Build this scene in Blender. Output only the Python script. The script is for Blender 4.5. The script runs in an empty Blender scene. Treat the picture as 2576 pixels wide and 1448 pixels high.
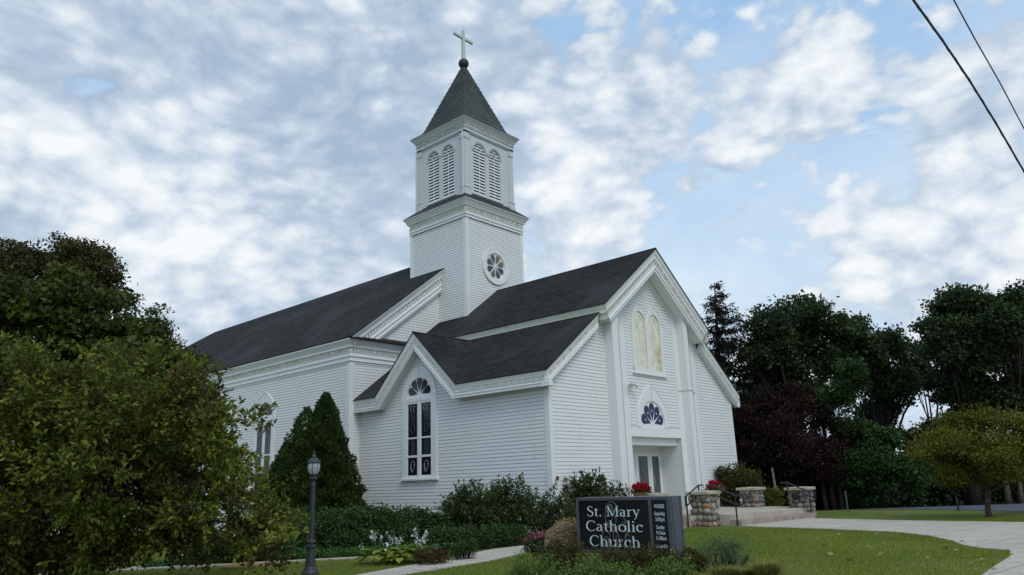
import bpy, bmesh, math, random
import numpy as np
from mathutils import Vector, Matrix
random.seed(7); RNG = np.random.default_rng(11)
S = bpy.context.scene
COL = S.collection
# ---------------------------------------------------------------- camera
CAM = np.array([-18.037, -14.924, 1.522])
CR = np.array([0.67668631, -0.73556653, -0.03221057])
CU = np.array([-0.16790402, -0.19676358, 0.96596704])
CF = np.array([0.71687089, 0.64824839, 0.2566518])
FPX = 1852.3                      # focal length for a 2576 px wide frame
cd = bpy.data.cameras.new('camera'); cam = bpy.data.objects.new('camera', cd); COL.objects.link(cam)
cd.sensor_width = 36; cd.lens = FPX / 2576 * 36; cd.clip_start = .1; cd.clip_end = 3000
M = Matrix(((CR[0], CU[0], -CF[0], CAM[0]), (CR[1], CU[1], -CF[1], CAM[1]), (CR[2], CU[2], -CF[2], CAM[2]), (0, 0, 0, 1)))
cam.matrix_world = M
S.camera = cam
S.render.resolution_x = 1024; S.render.resolution_y = 575
S.view_settings.view_transform = 'Standard'; S.view_settings.look = 'None'
S.view_settings.exposure = 0.22; S.view_settings.gamma = 1.0
try:
    S.cycles.max_bounces = 6; S.cycles.transparent_max_bounces = 8; S.cycles.use_denoising = True
except Exception: pass
def ray(px, py): return CF + CR * (px - 1288) / FPX + CU * (724 - py) / FPX
def W(px, py, d): return CAM + ray(px, py) * d
def onp(px, py, ax, v):
    r = ray(px, py); i = 'xyz'.index(ax); return CAM + r * ((v - CAM[i]) / r[i])
# ---------------------------------------------------------------- node helpers
class NT:
    def __init__(s, tree): s.t = tree; s.n = tree.nodes; s.l = tree.links
    def add(s, typ, ins=None, **kw):
        n = s.n.new(typ)
        for k, v in kw.items(): setattr(n, k, v)
        for k, v in (ins or {}).items():
            if hasattr(v, 'is_output') or isinstance(v, bpy.types.NodeSocket): s.l.new(v, n.inputs[k])
            else: n.inputs[k].default_value = v
        return n
    def math(s, op, a, b=None, c=None, clamp=False):
        n = s.n.new('ShaderNodeMath'); n.operation = op; n.use_clamp = clamp
        for i, v in enumerate((a, b, c)):
            if v is None: continue
            if isinstance(v, bpy.types.NodeSocket): s.l.new(v, n.inputs[i])
            else: n.inputs[i].default_value = v
        return n.outputs[0]
    def mix(s, f, a, b, blend='MIX'):
        n = s.n.new('ShaderNodeMix'); n.data_type = 'RGBA'; n.blend_type = blend; n.clamp_factor = True
        for i, v in ((0, f), (6, a), (7, b)):
            if isinstance(v, bpy.types.NodeSocket): s.l.new(v, n.inputs[i])
            elif i == 0: n.inputs[0].default_value = v
            else: n.inputs[i].default_value = tuple(v) + (1,) if len(v) == 3 else v
        return n.outputs[2]
    def noise(s, vec, scale, detail=4, rough=.55, dist=0):
        n = s.add('ShaderNodeTexNoise', {'Scale': scale, 'Detail': detail, 'Roughness': rough, 'Distortion': dist})
        if vec is not None: s.l.new(vec, n.inputs['Vector'])
        return n.outputs['Fac']
    def ramp(s, f, stops, interp='LINEAR'):
        n = s.n.new('ShaderNodeValToRGB'); s.l.new(f, n.inputs[0]); cr = n.color_ramp; cr.interpolation = interp
        while len(cr.elements) < len(stops): cr.elements.new(.5)
        for e, (p, c) in zip(cr.elements, stops):
            e.position = p; e.color = (c, c, c, 1) if isinstance(c, (int, float)) else tuple(c) + (1,)
        return n.outputs[0]
    def sstep(s, v, a, b):
        n = s.n.new('ShaderNodeMapRange'); n.interpolation_type = 'SMOOTHSTEP'; s.l.new(v, n.inputs[0])
        n.inputs[1].default_value = a; n.inputs[2].default_value = b; n.inputs[3].default_value = 0; n.inputs[4].default_value = 1
        return n.outputs[0]
# ---------------------------------------------------------------- sky
SUN_EL, SUN_AZ = math.radians(50), math.radians(205)     # azimuth measured from +y towards +x
wd = bpy.data.worlds.new('World'); S.world = wd; wd.use_nodes = True
wt = NT(wd.node_tree); wt.n.clear()
tc = wt.add('ShaderNodeTexCoord')
sky = wt.add('ShaderNodeTexSky', sky_type='NISHITA', sun_disc=False, sun_elevation=SUN_EL, sun_rotation=SUN_AZ, air_density=1.0, dust_density=1.2, ozone_density=1.2)
sep = wt.add('ShaderNodeSeparateXYZ', {0: tc.outputs['Generated']})
dz = wt.math('MAXIMUM', sep.outputs[2], 0.0)
dzz = wt.math('ADD', dz, 0.30)
cx = wt.math('DIVIDE', sep.outputs[0], dzz); cy = wt.math('DIVIDE', sep.outputs[1], dzz)
pv = wt.add('ShaderNodeMapping', {'Vector': tc.outputs['Generated'], 'Location': (3.1, 1.7, .4), 'Scale': (1.0, 1.0, 1.75)}).outputs[0]
def blob(px, py, rad, soft=.6):
    """smooth patch of the sky round the direction of one cloud, 1 in its middle and 0 outside"""
    d = ray(px, py); d = d / np.linalg.norm(d)
    dp = wt.add('ShaderNodeVectorMath', {0: tc.outputs['Generated'], 1: tuple(d)}, operation='DOT_PRODUCT').outputs['Value']
    a = math.atan(rad / FPX)
    return wt.sstep(dp, math.cos(a), math.cos(a * (1 - soft)))
wv = wt.add('ShaderNodeTexNoise', {'Vector': pv, 'Scale': 3.0, 'Detail': 2})
wv2 = wt.add('ShaderNodeVectorMath', {0: pv, 1: wt.add('ShaderNodeVectorMath', {0: wv.outputs['Color'], 'Scale': .10}, operation='SCALE').outputs[0]}, operation='ADD').outputs[0]
n1 = wt.noise(wv2, 6.5, 4, .55)          # cloud cover
n2 = wt.noise(wv2, 15, 7, .60)          # puffs
n3 = wt.noise(pv, 4.0, 2, .5)            # big light and dark fields
vor = wt.add('ShaderNodeTexVoronoi', {'Vector': wt.add('ShaderNodeVectorMath', {0: pv, 1: wt.add('ShaderNodeVectorMath', {0: wv.outputs['Color'], 'Scale': .12}, operation='SCALE').outputs[0]}, operation='ADD').outputs[0], 'Scale': 17.0, 'Detail': 1.0, 'Roughness': .5}, feature='F1').outputs['Distance']
def addb(v, lst, soft=.9):
    for px, py, r, w in lst: v = wt.math('ADD', v, wt.math('MULTIPLY', blob(px, py, r, soft), w))
    return v
den = wt.math('ADD', wt.math('ADD', wt.math('MULTIPLY', n1, .42), wt.math('MULTIPLY', n2, .50)), wt.math('MULTIPLY', wt.math('SUBTRACT', .5, vor), .22))
cover = addb(den, [(600, 200, 900, .22), (400, 600, 600, .20), (850, 600, 420, .12), (1150, 250, 350, .10), (2250, 700, 420, .10), (1500, 150, 300, .05), (1450, 400, 330, .10), (2060, 210, 170, .19), (2060, 260, 110, .08), (2450, 650, 330, .13), (2150, 690, 260, .05), (1750, 200, 500, .03), (2250, 350, 420, .01), (2000, 700, 350, .05), (1450, 560, 200, .14), (1880, 340, 130, .14), (2330, 260, 130, .12), (2430, 420, 130, .09), (1800, 480, 110, .10), (1840, 560, 90, .10), (1600, 290, 160, .10), (1640, 200, 130, .06), (2550, 150, 200, .04),
                   (1780, 620, 260, -.10), (2100, 560, 330, -.11), (290, 320, 240, -.15), (350, 80, 90, -.08), (170, 250, 130, -.05), (490, 350, 90, -.1), (740, 340, 90, -.05), (560, 770, 230, -.10), (720, 840, 150, -.05), (1700, 90, 360, -.03), (2230, 430, 200, -.06)])
mask = wt.sstep(cover, .375, .50)
bright = addb(wt.math('ADD', wt.math('MULTIPLY', wt.math('SUBTRACT', n2, .5), 1.55), wt.math('MULTIPLY', wt.math('SUBTRACT', .45, vor), .55)), [(2060, 190, 150, .36), (2330, 240, 110, .15), (1450, 545, 230, .30), (1880, 330, 120, .28), (2420, 660, 380, .26), (2000, 700, 260, .10), (560, 430, 330, .20), (230, 100, 150, .14), (330, 560, 360, .22), (120, 370, 170, .20), (1450, 330, 230, .14), (800, 30, 200, .08), (620, 620, 250, .10),
                 (480, 230, 420, -.15), (870, 190, 330, -.14), (960, 300, 220, -.10), (60, 60, 250, -.08), (640, 520, 170, -.10), (980, 470, 260, -.02), (200, 480, 120, -.1), (1650, 60, 300, -.05), (700, 570, 120, -.1)])
bright = wt.math('ADD', wt.math('ADD', bright, .54), wt.math('MULTIPLY', wt.math('SUBTRACT', n3, .5), .35))
ccol = wt.ramp(bright, [(-.0, (.33, .425, .55)), (.30, (.43, .52, .635)), (.50, (.54, .62, .71)), (.70, (.67, .725, .78)), (.95, (.80, .825, .84))])
skyc = wt.mix(1.0, sky.outputs[0], (.098, .098, .098), 'MULTIPLY')
# thin high veil over the blue, thicker towards the horizon
veil = wt.math('ADD', wt.math('MULTIPLY', n1, 1.1), wt.math('SUBTRACT', wt.math('MULTIPLY', wt.sstep(sep.outputs[2], .60, .10), .75), .32), clamp=True)
blue = wt.mix(wt.math('MULTIPLY', veil, .90), wt.mix(.85, skyc, (.29, .49, .76)), (.62, .725, .82))
col = wt.mix(mask, blue, ccol)
low = wt.math('GREATER_THAN', sep.outputs[2], -0.02)
col = wt.mix(low, (.05, .055, .04), col)
bg = wt.add('ShaderNodeBackground', {'Color': col, 'Strength': 1.0})
wo = wt.add('ShaderNodeOutputWorld', {'Surface': bg.outputs[0]})
# ---------------------------------------------------------------- sun behind cloud
sd = bpy.data.lights.new('sun', 'SUN'); sun = bpy.data.objects.new('sun', sd); COL.objects.link(sun)
sd.energy = 1.05; sd.angle = math.radians(24); sd.color = (1, .95, .88)
sdir = Vector((math.sin(SUN_AZ) * math.cos(SUN_EL), math.cos(SUN_AZ) * math.cos(SUN_EL), math.sin(SUN_EL)))
sun.rotation_euler = sdir.to_track_quat('Z', 'Y').to_euler(); sun.location = sdir * 60
# ---------------------------------------------------------------- materials
MATS = {}
def newmat(name):
    m = bpy.data.materials.new(name); m.use_nodes = True; t = NT(m.node_tree); t.n.clear(); MATS[name] = m
    return m, t
def finish(t, base, rough=.6, spec=.4, bump=None, bs=.3, bd=.02, metal=0, extra=None, coat=0):
    ins = {'Base Color': base if isinstance(base, bpy.types.NodeSocket) else tuple(base) + (1,), 'Roughness': rough, 'Specular IOR Level': spec, 'Metallic': metal, 'Coat Weight': coat}
    p = t.add('ShaderNodeBsdfPrincipled', ins)
    if bump is not None:
        b = t.add('ShaderNodeBump', {'Height': bump, 'Strength': bs, 'Distance': bd}); t.l.new(b.outputs[0], p.inputs['Normal'])
    o = t.add('ShaderNodeOutputMaterial')
    t.l.new(p.outputs[0], o.inputs[0]); return p, o
def simple(name, c, rough=.6, spec=.4, var=.12, scale=6, bs=.15, metal=0, coat=0):
    m, t = newmat(name); tcn = t.add('ShaderNodeTexCoord').outputs['Object']
    n = t.noise(tcn, scale, 5, .6)
    c2 = tuple(min(1, x * (1 + var)) for x in c); c1 = tuple(x * (1 - var) for x in c)
    base = t.mix(t.sstep(n, .3, .7), c1, c2)
    finish(t, base, rough, spec, t.noise(tcn, scale * 8, 3), bs, .01, metal, coat=coat)
    return m
def paint(name, c, dirt=.10, stain=(.50, .47, .40)):
    m, t = newmat(name); tcn = t.add('ShaderNodeTexCoord').outputs['Object']
    mp = t.add('ShaderNodeMapping', {'Vector': tcn, 'Scale': (5.5, 5.5, .55)}).outputs[0]
    mp2 = t.add('ShaderNodeMapping', {'Vector': tcn, 'Scale': (.6, .6, 8.7)}).outputs[0]
    a = t.noise(mp, 1.0, 5, .6); b = t.noise(tcn, .35, 4); h = t.noise(mp2, 1.0, 2)
    base = t.mix(t.math('MULTIPLY', t.sstep(a, .50, .85), dirt * 2.0), c, stain)
    base = t.mix(t.math('MULTIPLY', t.sstep(b, .35, .75), .10), base, (c[0] * .82, c[1] * .84, c[2] * .86))
    base = t.mix(t.math('MULTIPLY', t.sstep(h, .35, .65), .18), base, (c[0] * .80, c[1] * .82, c[2] * .84))
    finish(t, base, .48, .35, t.noise(tcn, 30, 3), .08, .004)
    return m
paint('white_paint', (.79, .805, .79), .16); paint('trim_paint', (.81, .82, .81), .06)
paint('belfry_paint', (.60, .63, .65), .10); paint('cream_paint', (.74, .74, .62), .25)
simple('board_gap', (.17, .135, .135), .9, .1)  # brown grime tone that also paints in the shadow line under each board
simple('pier_strip', (.36, .30, .31), .8, .2); simple('grimy_dentil', (.62, .60, .53), .7, .2, .35, 9)
def roofmat(name, c1, c2, course=.14, streak=.5):
    m, t = newmat(name); uv = t.add('ShaderNodeTexCoord').outputs['UV']; ob = t.add('ShaderNodeTexCoord').outputs['Object']
    br = t.add('ShaderNodeTexBrick', {'Vector': uv, 'Scale': 1.0, 'Color1': tuple(c1) + (1,), 'Color2': tuple(c2) + (1,), 'Mortar': (c1[0] * .35, c1[1] * .35, c1[2] * .35, 1), 'Mortar Size': .014, 'Bias': -.1, 'Brick Width': .32, 'Row Height': course, 'Mortar Smooth': .1}, offset=.5)
    big = t.noise(ob, .33, 5, .6, .5); sm = t.noise(ob, 18, 4, .7)
    base = t.mix(t.math('MULTIPLY', t.sstep(big, .42, .72), streak), br.outputs[0], (c2[0] * 1.7, c2[1] * 1.7, c2[2] * 1.7))
    base = t.mix(t.math('MULTIPLY', t.sstep(sm, .45, .8), .45), base, (c2[0] * 1.9, c2[1] * 1.8, c2[2] * 1.7))
    finish(t, base, .92, .12, br.outputs['Fac'], .5, .01); return m
roofmat('shingle', (.019, .019, .020), (.039, .039, .040)); roofmat('spire_shingle', (.058, .070, .066), (.074, .086, .082), .24, .6)
simple('ball_metal', (.03, .035, .035), .5, .4); simple('flashing', (.02, .02, .025), .7)
simple('step_concrete', (.33, .275, .235), .92, .2, .22, 3, .5)
simple('cap_stone', (.42, .385, .29), .85, .2, .18, 5, .3); simple('mortar', (.17, .16, .15), .95, .1, .2, 9)
simple('soil', (.045, .035, .026), .95, .1, .5, 4, .8); simple('asphalt', (.085, .095, .115), .85, .2, .2, 1.5)
simple('black_metal', (.018, .014, .016), .4, .5); simple('lamp_metal', (.034, .038, .044), .5, .45, .1, 12)
simple('sign_grey', (.078, .088, .108), .5, .4, .08, 3); simple('sign_black', (.006, .006, .009), .28, .5, .1)
simple('sign_letter', (.66, .72, .75), .6, .3, .05); simple('sign_line', (.26, .26, .29), .6, .3, .05)
simple('number_brown', (.12, .04, .03), .6); simple('brass', (.45, .40, .32), .35, .5, metal=.8)
simple('bark', (.085, .07, .055), .9, .15, .4, 9, .8); simple('pale_bark', (.15, .125, .095), .9, .15, .4, 9, .8); simple('dark_bark', (.045, .036, .032), .9, .1, .4, 9, .8)
simple('terracotta', (.42, .33, .22), .8); simple('post_green', (.07, .12, .08), .6); simple('old_wood', (.20, .19, .165), .9, .2, .3, 4)
simple('white_plastic', (.6, .6, .58), .5); simple('cable_black', (.035, .018, .042), .5); simple('lead', (.10, .11, .13), .6)
simple('curb_stone', (.30, .22, .12), .9, .2, .3, 3)
def glassmat(name, c, rough=.06, refl=.2):
    m, t = newmat(name); tcn = t.add('ShaderNodeTexCoord').outputs['Object']
    n = t.noise(tcn, 3.0, 3)
    base = t.mix(t.sstep(n, .3, .7), tuple(x * .8 for x in c), tuple(min(1, x * 1.15) for x in c))
    p = t.add('ShaderNodeBsdfPrincipled', {'Base Color': base, 'Roughness': .3, 'Specular IOR Level': .12})
    g = t.add('ShaderNodeBsdfGlossy', {'Color': (.9, .93, 1, 1), 'Roughness': rough})
    b = t.add('ShaderNodeBump', {'Height': t.noise(tcn, 2.2, 2), 'Strength': .06, 'Distance': .05}); t.l.new(b.outputs[0], g.inputs['Normal'])
    mx = t.add('ShaderNodeMixShader', {0: refl, 1: p.outputs[0], 2: g.outputs[0]})
    o = t.add('ShaderNodeOutputMaterial', {0: mx.outputs[0]}); return m
glassmat('cream_glass', (.70, .62, .36), .02, .26); glassmat('dark_glass', (.006, .007, .011), .08, .035); glassmat('purple_glass', (.022, .016, .085), .15, .03)
glassmat('door_glass', (.045, .055, .055), .03, .13); glassmat('stained_dark', (.010, .011, .018), .12, .06)
for nm, c in dict(tan=(.16, .125, .08), sand=(.155, .14, .105), blue=(.045, .042, .11), umber=(.055, .05, .048), ochre=(.15, .11, .06), slate=(.045, .052, .055), plum=(.075, .05, .095), steel=(.08, .088, .11)).items():
    glassmat('rose_' + nm, c, .15, .04)
m, t = newmat('lamp_glass')
p = t.add('ShaderNodeBsdfPrincipled', {'Base Color': (.75, .80, .82, 1), 'Roughness': .12, 'Transmission Weight': .55, 'IOR': 1.3, 'Alpha': 1.0}); t.add('ShaderNodeOutputMaterial', {0: p.outputs[0]})
def tintmat(name, stops, rough=.7, trans=.25, spec=.2, bump=None):
    """colour of every single leaf, petal or stone, drawn from a per-face value"""
    m, t = newmat(name); at = t.add('ShaderNodeAttribute', attribute_name='tint').outputs['Fac']
    c = t.ramp(at, stops)
    p = t.add('ShaderNodeBsdfPrincipled', {'Base Color': c, 'Roughness': rough, 'Specular IOR Level': spec})
    if trans:
        tr = t.add('ShaderNodeBsdfTranslucent', {'Color': c}); mx = t.add('ShaderNodeMixShader', {0: trans, 1: p.outputs[0], 2: tr.outputs[0]}); out = mx.outputs[0]
    else:
        tcn = t.add('ShaderNodeTexCoord').outputs['Object']
        b = t.add('ShaderNodeBump', {'Height': t.noise(tcn, 40, 4), 'Strength': .3, 'Distance': .01}); t.l.new(b.outputs[0], p.inputs['Normal']); out = p.outputs[0]
    t.add('ShaderNodeOutputMaterial', {0: out}); return m
tintmat('leaf_crab', [(0, (0.069, 0.025, 0.023)), (.20, (0.096, 0.044, 0.025)), (.30, (0.077, 0.070, 0.018)), (.45, (0.088, 0.114, 0.020)), (.62, (0.147, 0.169, 0.025)), (.84, (0.241, 0.248, 0.043)), (.97, (0.385, 0.359, 0.094)), (1, (0.501, 0.202, 0.043))])
tintmat('leaf_maple', [(0, (0.026, 0.037, 0.009)), (.5, (0.055, 0.079, 0.015)), (.85, (0.098, 0.130, 0.019)), (1, (0.231, 0.209, 0.023))])
tintmat('leaf_rust', [(0, (0.036, 0.033, 0.014)), (.5, (0.069, 0.071, 0.023)), (1, (0.117, 0.090, 0.034))])
tintmat('leaf_cedar', [(0, (0.014, 0.029, 0.008)), (.5, (0.039, 0.075, 0.015)), (1, (0.089, 0.133, 0.028))])
tintmat('leaf_spruce', [(0, (0.010, 0.012, 0.007)), (1, (0.026, 0.031, 0.017))])
tintmat('leaf_dark', [(0, (0.022, 0.037, 0.014)), (.5, (0.043, 0.070, 0.028)), (1, (0.096, 0.139, 0.049))])
tintmat('leaf_purple', [(0, (0.017, 0.011, 0.009)), (1, (0.051, 0.024, 0.020))])
tintmat('leaf_locust', [(0, (0.059, 0.070, 0.010)), (.5, (0.127, 0.132, 0.019)), (1, (0.209, 0.195, 0.028))])
tintmat('leaf_green', [(0, (0.018, 0.043, 0.013)), (1, (0.061, 0.120, 0.028))])
tintmat('leaf_hedge', [(0, (0.025, 0.048, 0.014)), (.6, (0.048, 0.094, 0.024)), (1, (0.097, 0.158, 0.042))])
tintmat('leaf_rose', [(0, (0.029, 0.040, 0.017)), (.6, (0.062, 0.092, 0.029)), (.9, (0.144, 0.187, 0.057)), (1, (0.310, 0.287, 0.097))])
tintmat('leaf_spirea', [(0, (0.042, 0.034, 0.010)), (.6, (0.078, 0.068, 0.020)), (1, (0.121, 0.123, 0.027))])
tintmat('leaf_sage', [(0, (0.077, 0.121, 0.029)), (.6, (0.140, 0.209, 0.053)), (1, (0.257, 0.330, 0.077))])
tintmat('leaf_bluegreen', [(0, (0.048, 0.082, 0.045)), (1, (0.129, 0.187, 0.101))])
tintmat('leaf_hosta', [(0, (0.110, 0.168, 0.012)), (1, (0.285, 0.336, 0.048))]); tintmat('leaf_hosta_dark', [(0, (0.031, 0.079, 0.029)), (1, (0.078, 0.144, 0.058))])
tintmat('leaf_cover', [(0, (0.028, 0.076, 0.015)), (1, (0.079, 0.179, 0.034))])
tintmat('plume', [(0, (.30, .22, .13)), (1, (.60, .49, .33))], .8, .3)
tintmat('grass_dry', [(0, (0.090, 0.110, 0.021)), (.6, (0.206, 0.208, 0.045)), (1, (0.411, 0.343, 0.107))])
tintmat('blade', [(0, (0.102, 0.150, 0.016)), (.7, (0.215, 0.265, 0.029)), (1, (0.469, 0.352, 0.064))])
tintmat('petal_red', [(0, (.30, .004, .012)), (1, (.55, .010, .03))]); tintmat('petal_white', [(0, (.55, .54, .50)), (1, (.8, .8, .75))])
tintmat('petal_pink', [(0, (.16, .04, .07)), (1, (.38, .13, .17))]); tintmat('petal_orange', [(0, (.45, .20, .01)), (1, (.65, .33, .02))])
tintmat('astilbe', [(0, (.035, .018, .012)), (1, (.09, .045, .025))])
tintmat('fallen', [(0, (.30, .16, .10)), (.5, (.40, .32, .16)), (1, (.45, .40, .30))])
tintmat('stones', [(0, (.10, .115, .12)), (.2, (.19, .18, .16)), (.4, (.30, .26, .20)), (.55, (.24, .17, .14)), (.7, (.22, .235, .22)), (.85, (.42, .39, .33)), (.93, (.33, .19, .09)), (1, (.30, .20, .18))], .65, 0, .3)
m, t = newmat('concrete'); ob_ = t.add('ShaderNodeTexCoord').outputs['Object']
br = t.add('ShaderNodeTexBrick', {'Vector': t.add('ShaderNodeMapping', {'Vector': ob_, 'Rotation': (0, 0, .12)}).outputs[0], 'Scale': 1.0, 'Color1': (.52, .465, .38, 1), 'Color2': (.48, .43, .36, 1), 'Mortar': (.13, .12, .10, 1), 'Mortar Size': .012, 'Brick Width': 1.6, 'Row Height': 1.6, 'Mortar Smooth': .2}, offset=0.0)
cb_ = t.mix(t.math('MULTIPLY', t.sstep(t.noise(ob_, .9, 5, .65), .4, .75), .5), br.outputs[0], (.33, .30, .26)); cb_ = t.mix(t.math('MULTIPLY', t.sstep(t.noise(ob_, 60, 3, .7), .45, .75), .35), cb_, (.25, .23, .20))
cr_n = t.math('ABSOLUTE', t.math('SUBTRACT', t.noise(ob_, .7, 6, .6, 1.0), .5)); cb_ = t.mix(t.math('MULTIPLY', t.sstep(cr_n, .006, .001), .6), cb_, (.12, .11, .10))
finish(t, cb_, .9, .2, t.noise(ob_, 45, 3), .3, .01)
# lawn
m, t = newmat('lawn'); tcn = t.add('ShaderNodeTexCoord').outputs['Object']
a = t.noise(tcn, .28, 5, .6); b = t.noise(tcn, 2.6, 5, .65); c = t.noise(tcn, 55, 3, .7)
base = t.mix(t.sstep(a, .38, .66), (.115, .175, .028), (.190, .205, .060)); base = t.mix(t.math('MULTIPLY', t.sstep(b, .4, .75), .6), base, (.19, .18, .08))
base = t.mix(t.math('MULTIPLY', t.sstep(c, .4, .7), .6), base, (.035, .062, .010))
finish(t, base, .95, .1, t.math('ADD', c, t.noise(tcn, 12, 4)), .9, .03)
# ---------------------------------------------------------------- mesh helpers
class MB:
    def __init__(s): s.v = []; s.f = []; s.m = []; s.t = []
    def poly(s, pts, m=0, tint=0.0):
        b = len(s.v); s.v += [tuple(map(float, p)) for p in pts]; s.f.append(tuple(range(b, b + len(pts)))); s.m.append(m); s.t.append(tint)
    def idx(s, verts, faces, m=0, tint=0.0):
        b = len(s.v); s.v += [tuple(map(float, p)) for p in verts]
        for f in faces: s.f.append(tuple(b + i for i in f)); s.m.append(m); s.t.append(tint)
    def box(s, x0, x1, y0, y1, z0, z1, m=0):
        vs = [(x, y, z) for z in (z0, z1) for y in (y0, y1) for x in (x0, x1)]
        s.idx(vs, [(0, 2, 3, 1), (4, 5, 7, 6), (0, 1, 5, 4), (2, 6, 7, 3), (0, 4, 6, 2), (1, 3, 7, 5)], m)
    def prism(s, poly, d, m=0, side=None):
        """poly: 3d points of a flat face, d: extrusion vector"""
        n = len(poly); d = np.array(d, float); top = [np.array(p, float) + d for p in poly]
        s.idx(list(poly) + top, [tuple(range(n))[::-1], tuple(range(n, 2 * n))] + [(i, (i + 1) % n, n + (i + 1) % n, n + i) for i in range(n)], m)
    def tube(s, pts, r, n=8, m=0, tint=0.0, cap=True):
        pts = [np.array(p, float) for p in pts]; rs = r if hasattr(r, '__len__') else [r] * len(pts); rings = []
        for i, p in enumerate(pts):
            t = (pts[min(i + 1, len(pts) - 1)] - pts[max(i - 1, 0)]); t = t / (np.linalg.norm(t) + 1e-9)
            a = np.array([0, 0, 1.]) if abs(t[2]) < .9 else np.array([1., 0, 0]); u = np.cross(t, a); u /= np.linalg.norm(u); w = np.cross(t, u)
            rings.append([p + rs[i] * (math.cos(k * 2 * math.pi / n) * u + math.sin(k * 2 * math.pi / n) * w) for k in range(n)])
        vs = [q for r_ in rings for q in r_]; fs = []
        for i in range(len(pts) - 1):
            for k in range(n): fs.append((i * n + k, i * n + (k + 1) % n, (i + 1) * n + (k + 1) % n, (i + 1) * n + k))
        if cap: fs.append(tuple(range(n))[::-1]); fs.append(tuple(range((len(pts) - 1) * n, len(pts) * n)))
        s.idx(vs, fs, m, tint)
    def lathe(s, c, prof, n=20, m=0, rot=0.0):
        vs = []; fs = []
        for r, z in prof:
            for k in range(n): a = rot + k * 2 * math.pi / n; vs.append((c[0] + r * math.cos(a), c[1] + r * math.sin(a), c[2] + z))
        for i in range(len(prof) - 1):
            for k in range(n): fs.append((i * n + k, i * n + (k + 1) % n, (i + 1) * n + (k + 1) % n, (i + 1) * n + k))
        fs.append(tuple(range(n))[::-1]); fs.append(tuple(range((len(prof) - 1) * n, len(prof) * n)))
        s.idx(vs, fs, m)
    def build(s, name, mats, parent=None, smooth=False):
        me = bpy.data.meshes.new(name); me.from_pydata(s.v, [], s.f)
        for x in (mats if isinstance(mats, (list, tuple)) else [mats]): me.materials.append(MATS[x])
        me.polygons.foreach_set('material_index', np.array(s.m, dtype=np.int32))
        if any(s.t): a = me.attributes.new('tint', 'FLOAT', 'FACE'); a.data.foreach_set('value', np.array(s.t, dtype=np.float32))
        bm = bmesh.new(); bm.from_mesh(me); bmesh.ops.recalc_face_normals(bm, faces=bm.faces); bm.to_mesh(me); bm.free()
        if smooth: me.polygons.foreach_set('use_smooth', [True] * len(me.polygons))
        uvmap(me)
        return link(me, name, parent)
def uvmap(me):
    uv = me.uv_layers.new(name='UVMap'); nl = len(me.loops); co = np.empty(len(me.vertices) * 3, np.float32); me.vertices.foreach_get('co', co); co = co.reshape(-1, 3)
    li = np.empty(nl, np.int32); me.loops.foreach_get('vertex_index', li); ls = np.empty(len(me.polygons), np.int32); me.polygons.foreach_get('loop_start', ls)
    lt = np.empty(len(me.polygons), np.int32); me.polygons.foreach_get('loop_total', lt); pn = np.empty(len(me.polygons) * 3, np.float32); me.polygons.foreach_get('normal', pn); pn = pn.reshape(-1, 3)
    N = np.repeat(pn, lt, axis=0); T = np.cross(np.array([0, 0, 1.]), N); l = np.linalg.norm(T, axis=1, keepdims=True); T = np.where(l > 1e-3, T / np.maximum(l, 1e-6), np.array([1., 0, 0])); B = np.cross(N, T)
    order = np.concatenate([np.arange(a, a + b) for a, b in zip(ls, lt)]) if len(ls) else np.arange(0)
    P = co[li[order]]; out = np.zeros((nl, 2), np.float32); out[order, 0] = (P * T).sum(1); out[order, 1] = (P * B).sum(1); uv.data.foreach_set('uv', out.ravel())
def link(me, name, parent=None):
    o = bpy.data.objects.new(name, me); COL.objects.link(o)
    if parent is not None:
        o.parent = parent
        loc = parent.matrix_world_loc if False else None
    return o
def thing(name, label, cat, loc=(0, 0, 0), group=None):
    o = bpy.data.objects.new(name, None); COL.objects.link(o); o.location = loc; o.empty_display_size = .3; o['label'] = label; o['category'] = cat
    if group: o['group'] = group
    return o
def tag(o, label, cat, group=None):
    o['label'] = label; o['category'] = cat
    if group: o['group'] = group
    return o
def setting(o, kind='structure', label=None, cat=None):
    o['kind'] = kind
    if label: o['label'] = label
    if cat: o['category'] = cat
    return o
def place(root):
    """children are modelled in world coordinates: keep them there under a root that stands at the thing's base"""
    off = Matrix.Translation(-Vector(root.location))
    for ch in COL.objects:
        if ch.parent == root: ch.matrix_parent_inverse = off
def quadcloud(name, V, tint, mat, parent=None):
    """V: (N,k,3) leaf faces"""
    N, k = V.shape[:2]; me = bpy.data.meshes.new(name); me.vertices.add(N * k); me.vertices.foreach_set('co', V.reshape(-1).astype(np.float32))
    me.loops.add(N * k); me.loops.foreach_set('vertex_index', np.arange(N * k, dtype=np.int32)); me.polygons.add(N)
    me.polygons.foreach_set('loop_start', np.arange(0, N * k, k, dtype=np.int32)); me.polygons.foreach_set('loop_total', np.full(N, k, dtype=np.int32))
    a = me.attributes.new('tint', 'FLOAT', 'FACE'); a.data.foreach_set('value', np.clip(tint, 0.001, .999).astype(np.float32))
    me.materials.append(MATS[mat]); me.update(calc_edges=True); me.validate(); return link(me, name, parent)
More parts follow.
